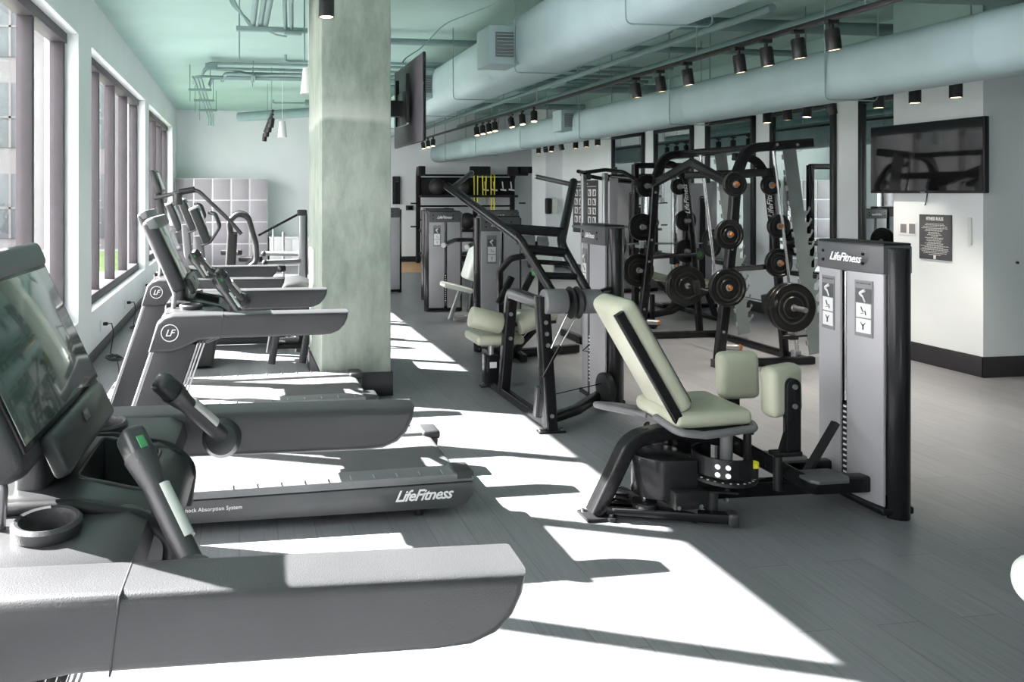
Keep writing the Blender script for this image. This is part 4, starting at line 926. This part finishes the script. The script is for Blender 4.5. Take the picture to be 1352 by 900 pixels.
# moving arm trainer with looped handles
el2 = thing('arm_trainer', 'cross trainer with big looped grey handles, left of the column', 'cardio machine', (-.06, 9.0, 0))
for s in (-1, 1):
    build('loop_handle', G().tube([(-.04, s * .25, 1.18), (-.06, s * .25, 1.36), (.04, s * .25, 1.46), (.16, s * .25, 1.42), (.25, s * .25, 1.10), (.26, s * .25, .90), (.12, s * .25, .78), (-.10, s * .22, .68)], .034, .10, 14), M['arm'], el2)
    build('swing_post', G().bar([(-.02, s * .25, 1.22), (-.06, s * .25, .5)], .09, .12, (0, 1, 0), 0, .03), M['char'], el2)
    build('foot_plate', G().box((.25, s * .18, .30), (.40, .16, .05), .015), M['black2'], el2)
build('drive_housing', G().prism([(-.70, .02), (-.10, .02), (.0, .35), (-.15, .70), (-.45, .80), (-.70, .6)], 'y', -.2, .2, .04, 3), M['char'], el2)
build('base_rail', G().bar([(-.6, 0, .04), (.8, 0, .04)], .1, .08, (0, 0, 1)).bar([(.75, -.3, .03), (.75, .3, .03)], .08, .06, (0, 0, 1)), M['arm'], el2)
# upright bikes
def bike(label, loc, cz):
    t = thing('exercise_bike', label, 'exercise bike', loc, 0, 'exercise bikes by the windows'); b = lambda n, g, m, p=None: build(n, g, m, p or t)
    b('base_bar', G().bar([(-.35, -.26, .04), (-.35, .26, .04)], .09, .07, (0, 0, 1)).bar([(.65, -.26, .04), (.65, .26, .04)], .09, .07, (0, 0, 1)).bar([(-.35, 0, .06), (.65, 0, .06)], .09, .08, (0, 1, 0)), M['arm'])
    b('drive_housing', G().prism([(-.40, .10), (.30, .10), (.35, .30), (.2, .55), (-.15, .72), (-.38, .60)], 'y', -.11, .11, .03, 3), M['char'])
    b('crank_cover', G().cyl((.05, -.15, .34), (.05, .15, .34), .13, n=28, bev=.015), M['rail'])
    for s in (-1, 1):
        p = b('pedal_crank', G().bar([(.05, s * .16, .34), (.05 + s * .12, s * .16, .24)], .02, .03, (0, 1, 0)), M['alu']); b('pedal', G().box((.05 + s * .12, s * .22, .24), (.10, .09, .025), .008), M['black2'], p)
    b('mast', G().bar([(-.22, 0, .6), (-.27, 0, .95), (-.30, 0, cz - .12)], .11, .10, (0, 1, 0), .1, .03), M['rail'])
    c = b('console', G().box((-.27, 0, cz), (.095, .42, .40), .022, (0, -R(22), 0), 4), M['char']); b('display', G().box((-.2225, 0, cz + .015), (.012, .36, .30), .004, (0, -R(22), 0)), M['display'], c)
    b('top_visor', G().box((-.345, 0, cz + .185), (.095, .42, .03), .012, (0, -R(22), 0)), M['paper'], c)
    for s in (-1, 1):
        b('handlebar', G().tube([(-.26, s * .06, cz - .22), (-.16, s * .20, cz - .18), (-.06, s * .22, cz - .02), (-.11, s * .20, cz + .12), (-.18, s * .16, cz + .14)], .015, .06, 12), M['arm'])
    b('seat_post', G().cyl((.40, 0, .25), (.50, 0, .82), .03), M['alu']); b('saddle', G().prism([(.36, -.03), (.46, -.05), (.60, -.13), (.66, -.1), (.66, .1), (.60, .13), (.46, .05), (.36, .03)], 'z', .82, .89, .02, 3), M['rubber'])
    b('fan_guard', G().cyl((-.36, -.13, .62), (-.36, .13, .62), .12, n=28, bev=.02), M['steelgrey'])
    return t
bike('exercise bike with leaning grey console in front of the lockers', (-.15, 8.4, 0), 1.34)
bike('exercise bike farther back, its console showing left of the nearer bike', (-.37, 9.6, 0), 1.42)
bike('exercise bike closest to the window, only its leaning console showing', (-.62, 10.7, 0), 1.36)
# upright frame with padded arms
dp = thing('dip_frame', 'upright grey post frame with two padded arms in front of the white counter', 'weight machine', (.80, 10.0, 0))
build('post', G().box((.03, 0, .73), (.09, .10, 1.46), .015), M['alu'], dp); build('post_cap', G().box((.03, 0, 1.43), (.13, .12, .08), .015), M['char'], dp)
build('rear_post', G().box((.08, .14, .72), (.07, .07, 1.40), .015), M['char'], dp)
for z, y in ((.87, .24), (.79, -.2)): 
    a_ = build('padded_arm', G().tube([(.0, y * .4, z), (-.45, y, z)], .032, 0, 14), M['rail'], dp); build('arm_end', G().ball((-.47, y, z - .005), .042, n=14), M['char'], dp)
build('diagonal_stay', G().bar([(.0, 0, 1.42), (-.55, 0, 1.13)], .03, .03, (0, 1, 0)), M['black'], dp)
build('thin_post', G().cyl((-.20, .3, 0), (-.20, .3, 1.16), .018, n=10).cyl((-.34, .3, 1.22), (-.34, .3, .9), .012, n=8), M['alu'], dp)
build('base_plate', G().box((-.1, 0, .03), (.7, .6, .06), .01), M['black2'], dp)
# lockers and counter at the far wall
lk = thing('locker_cabinet', 'white framed bank of grey square lockers at the far wall', 'lockers', (-.40, 17.65, 0))
build('carcass', G().b2((-1.05, -.28, 0), (1.05, .30, 2.03), .004), M['lockerw'], lk)
for i in range(5):
    for j in range(4):
        x = -1.05 + .42 * i; z = .03 + .50 * j
        build('door', G().b2((x + .018, -.296, z + .014), (x + .402, -.275, z + .486), .004), M['locker'], lk)
ctr = thing('counter_cabinet', 'low white counter cabinet at the far wall, right of the lockers', 'cabinet', (1.35, 17.65, 0))
build('carcass', G().b2((-.66, -.26, 0), (.9, .3, .64), .004), M['lockerw'], ctr); build('worktop', G().b2((-.67, -.29, .64), (.92, .3, .68), .004), M['white'], ctr)
for k in range(3): build('door', G().b2((-.64 + k * .51, -.276, .05), (-.15 + k * .51, -.258, .62), .003), M['lockerw'], ctr)
# power cords along the window wall
for k, (y, z) in enumerate(((8.26, .28), (9.97, .26), (11.9, .25))):
    t = thing('wall_outlet', 'white wall outlet low under the windows, %s' % ['nearest of three', 'middle of three', 'farthest of three'][k], 'outlet', (XL, y, z), 0, 'wall outlets under the windows')
    build('cover_plate', G().box((.004, 0, 0), (.008, .075, .115), .003), M['paper'], t); build('socket', G().box((.009, 0, .025), (.004, .035, .03), .002).box((.009, 0, -.025), (.004, .035, .03), .002), M['lockerw'], t)
    c = thing('power_cord', 'black power cord plugged in at the %s outlet, coiled on the floor' % ['nearest', 'middle', 'farthest'][k], 'cord', (XL + .02, y, z), 0, 'power cords under the windows')
    build('plug', G().box((.03, 0, .02), (.05, .035, .035), .008), M['rubber'], c)
    pts = [(.05, 0, .02), (.10, -.04, .03), (.13, -.10, -.06), (.11, -.18, -z + .02)]
    for q in range(24): pts.append((.14 + .07 * math.cos(q * .9) + .004 * q, -.28 + .10 * math.sin(q * .9) - .012 * q, -z + .012 + .0012 * q))
    pts += [(.28, -.75, -z + .01), (.36, -1.2, -z + .01)]
    build('cable', G().tube(pts, .006, 0, 6), M['rubber'], c)
# ================================================================== overhead services and lamps
def yx(px, X):
    u = (px - 460.1) / FPX; c, s = math.cos(YAW), math.sin(YAW); return X * (c - u * s) / (u * c + s)
def track(label, X, y0, y1, z):
    t = thing('light_track', label, 'light track', (X, y0, z)); build('track_bar', G().b2((-.018, 0, -.018), (.018, y1 - y0, .018), .003), M['lamp'], t)
    y = .4
    while y < y1 - y0: build('suspension_rod', G().cyl((0, y, .01), (0, y, ZC - z), .005, n=6), M['pipe'], t); y += 1.8
    return t
ORD = ['first', 'second', 'third', 'fourth', 'fifth', 'sixth', 'seventh', 'eighth', 'ninth', 'tenth', 'eleventh', 'twelfth', 'thirteenth', 'fourteenth', 'fifteenth', 'sixteenth', 'seventeenth', 'eighteenth']
def spot(label, loc, tilt, rz, group, light=0, k=1.0):
    t = thing('spot_light', label, 'spot light', loc, rz, group)
    rot = Euler((tilt, 0, 0)).to_matrix().to_4x4(); piv = Matrix.Translation((0, 0, -.06)) @ rot
    build('stem', G().cyl((0, 0, 0), (0, 0, -.07), .014, n=10).box((0, 0, -.012), (.035, .09, .03), .004), M['lamp'], t)
    build('can', G().lathe([(.040 * k, 0), (.046 * k, -.01), (.046 * k, -.145), (.040 * k, -.145), (.041 * k, -.137), (.0005, -.137)], (0, 0, 0), n=24, cap=False).cyl((0, 0, -.002), (0, 0, .002), .04 * k, n=24).xf(piv), M['lamp'], t)
    build('lens', G().cyl((0, 0, -.136), (0, 0, -.1425), .039 * k, n=20).xf(piv), M['glow'], t)
    if light:
        d = bpy.data.lights.new('lamp', 'SPOT'); d.energy = light; d.color = (1.0, .91, .80); d.spot_size = R(75); d.spot_blend = .6; d.shadow_soft_size = .04
        o = bpy.data.objects.new('lamp', d); COL.objects.link(o); o.parent = t; o.matrix_local = piv @ Matrix.Translation((0, 0, -.16))
    return t
track('black light track between the two large air ducts', 4.0, 3.9, 17.6, 2.885)
for k, px in enumerate((1098, 1053, 1011, 975, 907, 871, 839, 705, 689, 674, 653, 645, 637, 629, 572, 565, 558)):
    spot('black spot light on the track between the ducts, %s counted from the right' % ORD[k], (4.0, yx(px, 4.0), 2.87), R(8 if k < 7 else -14), R((-20, 0, 25, 0, 10, 0, 0)[k % 7] if k > 6 else -90), 'spot lights between the ducts', 80 if k < 9 else 0)
track('black light track behind the long duct near the mirrors', 5.9, 4.9, 16.5, 2.705)
for k, px in enumerate((1262, 1208, 1160, 1095, 1067, 1039, 1013, 789, 774, 760, 740, 729, 720, 711)):
    spot('black spot light below the long duct before the mirrors, %s counted from the right' % ORD[k], (5.9, yx(px, 5.9), 2.69), R((0, 0, 0, 14, -6, 4, 0)[k % 7]), R(-90), 'spot lights near the mirrors', 55 if k < 10 else 0)
track('short black light track close to the camera left of the column', .50, 4.0, 4.62, 2.93)
track('short black light track before the far wall left of the column', .50, 11.3, 15.1, 2.93)
for k, px in enumerate((431, 359, 356, 353, 350)):
    spot('black spot light on the track left of the column, %s from the camera' % ORD[k], (.5, yx(px, .5), 2.915), R(0 if k == 0 else 18), R(20), 'spot lights left of the column', 0)
for lb, (x, y, zb, h, r) in (('white cone pendant hanging clear in front of the far wall', (.68, 12.0, 2.58, .26, .075)), ('white cone pendant half hidden by the left side of the column', (.71, 7.75, 2.72, .27, .085))):
    t = thing('pendant_lamp', lb, 'pendant lamp', (x, y, zb), 0, 'white cone pendants')
    build('shade', G().lathe([(.006, h), (r * .62, h), (r * .68, h - .01), (r, 0), (r - .006, 0), (r * .60, h - .02), (.006, h - .02)], (0, 0, 0), n=28, cap=False), M['lampw'], t)
    build('cord', G().cyl((0, 0, h), (0, 0, ZC - zb), .004, n=6), M['lampw'], t)
# strut tray with conduits, left of the column
st_ = thing('conduit_rack', 'hung strut rack carrying teal conduits at the top left of the column', 'conduit rack', (.3, 7.3, 3.3))
build('strut', G().b2((-.33, -.03, -.045), (.36, .03, .0), .003), M['pipe'], st_); build('strut', G().b2((.13, -.07, -.075), (.30, -.01, -.045), .003), M['pipe'], st_)
for x in (-.30, .33): build('threaded_rod', G().cyl((x, 0, -.32), (x, 0, .35), .007, n=6), M['pipe'], st_)
for x, r in ((-.17, .028), (-.10, .022), (-.05, .030)): build('conduit', G().cyl((x, .1, .03), (x + .04, -5, .04), r, n=12), M['pipe'], st_)
for x in (.10, .16): build('conduit', G().tube([(x + .05, .05, -.02), (x, -.6, .10), (x, -4, .14)], .02, .2, 10), M['pipe'], st_)
for k in range(4): build('flex_conduit', G().tube([(-.20 + k * .012, -.05, .0), (-.33 - k * .012, -.35, .12), (-.43 - k * .01, -.55, .3)], .012, .2, 8), M['pipe'], st_)
build('junction_disc', G().cyl((-.45, -.52, .30), (-.45, -.52, .345), .10, n=24), M['pipe'], st_); build('loose_cable', G().tube([(-.02, -.1, -.06), (.05, -.14, -.10), (.15, -.12, -.11)], .008, .05, 8), M['pipe'], st_)
cr = thing('conduit_run', 'bundle of teal conduits crossing the ceiling behind the column', 'conduit run', (0, 11.1, 3.46))
for k, (dy, z, r, x0) in enumerate(((0, .05, .022, -.5), (.12, .0, .03, -.2), (.25, -.03, .018, -.65), (-.15, .10, .02, -.45), (.35, -.03, .03, -.4))):
    build('conduit', G().tube([(x0 - .06, dy + .5, z - .03), (x0, dy, z), (6.5, dy, z + .02)], r, .1, 10), M['pipe'], cr)
build('junction_box', G().box((-.40, -.1, .06), (.17, .12, .09), .008), M['pipe'], cr)
for x in (.2, 1.9, 3.4, 5.0): build('support_strut', G().box((x, .1, -.07), (.06, .6, .03), .004).cyl((x, -.15, -.15), (x, -.15, .15), .006, n=6).cyl((x, .36, -.15), (x, .36, .15), .006, n=6), M['pipe'], cr)
for k in range(4): build('offset_bend', G().tube([(-.35, .3 - k * .02, .08), (-.1 + k * .03, .2, .06), (.12 + k * .03, .0, -.03), (.9, -.0 - k * .02, -.02)], .012, .15, 8), M['pipe'], cr)
cy = thing('conduit_run', 'teal conduits on strut brackets running back to the far wall', 'conduit run', (-.6, 10.8, 3.27))
for x in (-.03, .02, .07): build('conduit', G().tube([(x, -.3, .02), (x, 4.5, .0), (x, 4.7, -.2)], .018, .1, 8), M['pipe'], cy)
for y in (.6, 1.9, 3.4): build('support_strut', G().box((.02, y, -.035), (.34, .05, .035), .004).cyl((-.13, y, -.22), (-.13, y, .34), .006, n=6).cyl((.17, y, -.05), (.17, y, .34), .006, n=6), M['pipe'], cy)
pipe('teal_pipe', 'large teal pipe crossing in front of the far wall beside the white pendant', [(-.02, 14.4, 3.14), (2.38, 13.4, 3.24)], .085, .3, 'pipe', 20)
pipe('sprinkler_pipe', 'thin teal sprinkler pipe with drop end near the far wall ceiling', [(.62, 13.9, 3.42), (.62, 13.9, 3.36), (2.40, 13.85, 3.37)], .016, .04)
pipe('sprinkler_pipe', 'thin teal sprinkler pipe with upturned end, left of the column', [(.60, 9.8, 3.50), (.60, 9.8, 3.41), (6.0, 9.7, 3.43)], .018, .04)
for lb, pts, r in (('large teal pipe bending above the nearer spot lights', [(3.3, 8.6, 3.25), (3.4, 5.6, 3.25), (3.75, 5.2, 3.28), (6.9, 5.1, 3.28)], .10),
                   ('teal pipe running back beside the track lights', [(3.6, 5.9, 3.1), (3.6, 17.99, 3.1)], .06),
                   ('slim teal pipe above the light track', [(4.35, 5.6, 3.22), (4.35, 17.99, 3.22)], .035),
                   ('teal cross pipe near the middle of the ceiling', [(3.3, 7.4, 3.51), (7.2, 7.4, 3.51)], .07),
                   ('slim teal cross pipe above the middle duct hanger', [(1.4, 8.9, 3.53), (7.2, 8.9, 3.53)], .04),
                   ('teal cross pipe over the far spot lights', [(3.3, 11.9, 3.46), (7.2, 11.9, 3.46)], .08),
                   ('slim teal cross pipe over the far spot lights', [(1.3, 12.5, 3.50), (7.2, 12.5, 3.50)], .035),
                   ('teal cross pipe close to the far wall', [(1.3, 14.9, 3.50), (7.2, 14.9, 3.50)], .06),
                   ('teal pipe along the ceiling above the long duct', [(5.4, 5.6, 3.33), (5.4, 17.99, 3.33)], .06),
                   ('slim teal cross pipe at the top by the column', [(1.3, 5.3, 3.54), (6.9, 5.3, 3.54)], .03),
                   ('second slim teal cross pipe at the top by the column', [(1.3, 5.6, 3.54), (6.9, 5.6, 3.54)], .022)):
    pipe('teal_pipe', lb, pts, r, .25, n=16)
pipe('ceiling_cable', 'pale cable sagging from the ceiling to the column television', [(1.45, 6.6, 2.86), (1.55, 6.9, 2.96), (1.75, 7.1, 3.1), (2.0, 7.15, 3.36), (2.35, 6.8, 3.46), (2.7, 6.0, 3.64)], .006, .2, 'cable', 8, 'duct')
# ------------------------------------------------------------------ televisions and wall things
tv = thing('wall_television', 'wide black television on the right wall above the rules sign', 'television', (6.72, 6.48, 2.04))
build('housing', G().box((-.03, 0, 0), (.05, 1.24, .70), .008), M['black2'], tv); build('screen', G().box((-.057, 0, .008), (.004, 1.21, .665)), M['screen'], tv)
build('wall_bracket', G().box((.01, 0, 0), (.04, .4, .3), .004), M['black2'], tv); build('maker_plate', G().box((-.058, 0, -.34), (.004, .05, .012)), M['alu'], tv)
build('power_cable', G().tube([(.02, .02, -.33), (.015, .03, -.42), (.02, .05, -.47)], .005, .03, 6), M['ink'], tv)
t2 = thing('column_television', 'black television mounted on the side of the concrete column, seen edge on', 'television', (1.47, 6.5, 2.48))
build('housing', G().box((.02, 0, 0), (.03, 1.12, .72), .006), M['panel2'] if 'panel2' in M else M['shroud'], t2); build('screen', G().box((.037, 0, .006), (.004, 1.09, .69)), M['screen'], t2)
build('bezel', G().box((.02, 0, 0), (.022, 1.128, .728), .004), M['black'], t2)
build('mount_plate', G().box((-.045, -.05, -.05), (.02, .40, .30), .004), M['alu'], t2); build('mount_arm', G().box((-.13, -.05, -.05), (.17, .10, .14), .01), M['black2'], t2)
for y in (-.26, .16): build('mount_hook', G().box((-.05, y, .02), (.03, .03, .42), .004), M['black2'], t2)
sg = thing('rules_sign', 'dark grey FITNESS RULES sign below the wall television', 'sign', (6.748, 6.42, 1.26))
build('sign_panel', G().box((-.006, 0, 0), (.012, .34, .44), .002), M['grey_sign'] if 'grey_sign' in M else M['shroud'], sg)
text('sign_heading', 'FITNESS RULES', .045, frame_mtx((-.0135, 0, .165), (0, -1, 0), (0, 0, 1)), M['paper'], sg, 0, .0005, 'CENTER', .0012, 1, .62)
g = G(); rs = random.Random(3); z = .13
for w in (.19, .21, .26, .27, .17, .16, .09, .12, .15, .07, .18, .17, .14, .13, .18, .17, .29, .18, .28, .29, .26, .25, .13):
    x = -w / 2
    while x < w / 2: l = rs.uniform(.012, .03); g.box((-.0128, x + l / 2, z), (.001, l, .0042)); x += l + .005
    z -= .0125 if rs.random() < .6 else .0155
build('sign_line', g, M['paper'], sg); build('sign_mark', G().box((-.013, 0, -.195), (.001, .026, .036)), M['paper'], sg)
nt_ = thing('wall_notice', 'small white notice sheet left of the rules sign', 'notice', (6.749, 6.73, 1.33))
build('sheet', G().box((-.003, 0, 0), (.006, .20, .135), .001), M['white'], nt_); build('printed_block', G().box((-.007, -.055, 0), (.001, .07, .10)).box((-.007, .045, .0), (.001, .07, .09)), M['grey_label'], nt_)
ds = tag(build('wall_strip', G().box((6.742, 6.07, 1.335), (.016, .035, .255), .006), M['vinyl_w']), 'narrow pale vertical strip on the wall, right of the rules sign', 'wall strip')
dt = tag(build('wall_hook', G().cyl((6.75, 5.93, .80), (6.75, 5.944, .80), .012, n=12), M['char']), 'tiny dark wall stop on the grey pier end face', 'wall stop')
dt.location = (.35, 0, .25)
ps = thing('exercise_poster', 'dark exercise chart poster with rows of small pictures behind the pulldown machine', 'poster', (XR - .001, 15.05, 1.40))
build('poster_sheet', G().box((-.006, 0, 0), (.010, 1.16, 1.12), .002), M['poster'] if 'poster' in M else M['grey_label'], ps)
for i in range(5):
    for j in range(4):
        y = .42 - i * .21; z = .30 - j * .19
        p = build('picture', G().box((-.0115, y, z), (.002, .15, .145)), M['paper'], ps)
        build('figure', G().box((-.013, y + (.02 if (i + j) % 2 else -.01), z - .005), (.001, .05, .10), 0, (R((i * 37 + j * 53) % 50 - 25), 0, 0)), M['ink'], p)
build('heading_bar', G().box((-.0115, .18, .49), (.002, .62, .03)).box((-.0115, -.05, .43), (.002, .9, .012)), M['paper'], ps)
wp = thing('wall_dispenser', 'dark wipe dispenser with pale cover on the white pier', 'dispenser', (6.99, 16.19, 1.40))
build('body', G().box((-.06, -.06, 0), (.13, .12, .36), .03, None, 3), M['black2'], wp); build('cover', G().box((.08, -.05, .0), (.14, .10, .36), .03, None, 3), M['vinyl_w'], wp)
dr = thing('wall_screen', 'tall dark narrow panel on the far wall just right of the column', 'wall panel', (3.80, 17.98, 1.76))
build('panel', G().box((0, -.03, 0), (.18, .05, .68), .006), M['black2'], dr); build('panel_face', G().box((0, -.057, 0), (.14, .004, .64)), M['screen'], dr)
sw = thing('wall_switch_plate', 'small dark control plate on the far wall left of the storage rack', 'control plate', (4.14, 17.985, 1.33)); build('plate', G().box((0, -.008, 0), (.19, .014, .12), .004), M['char'], sw); build('plate_screen', G().box((0, -.016, 0), (.12, .003, .08)), M['screen'], sw)
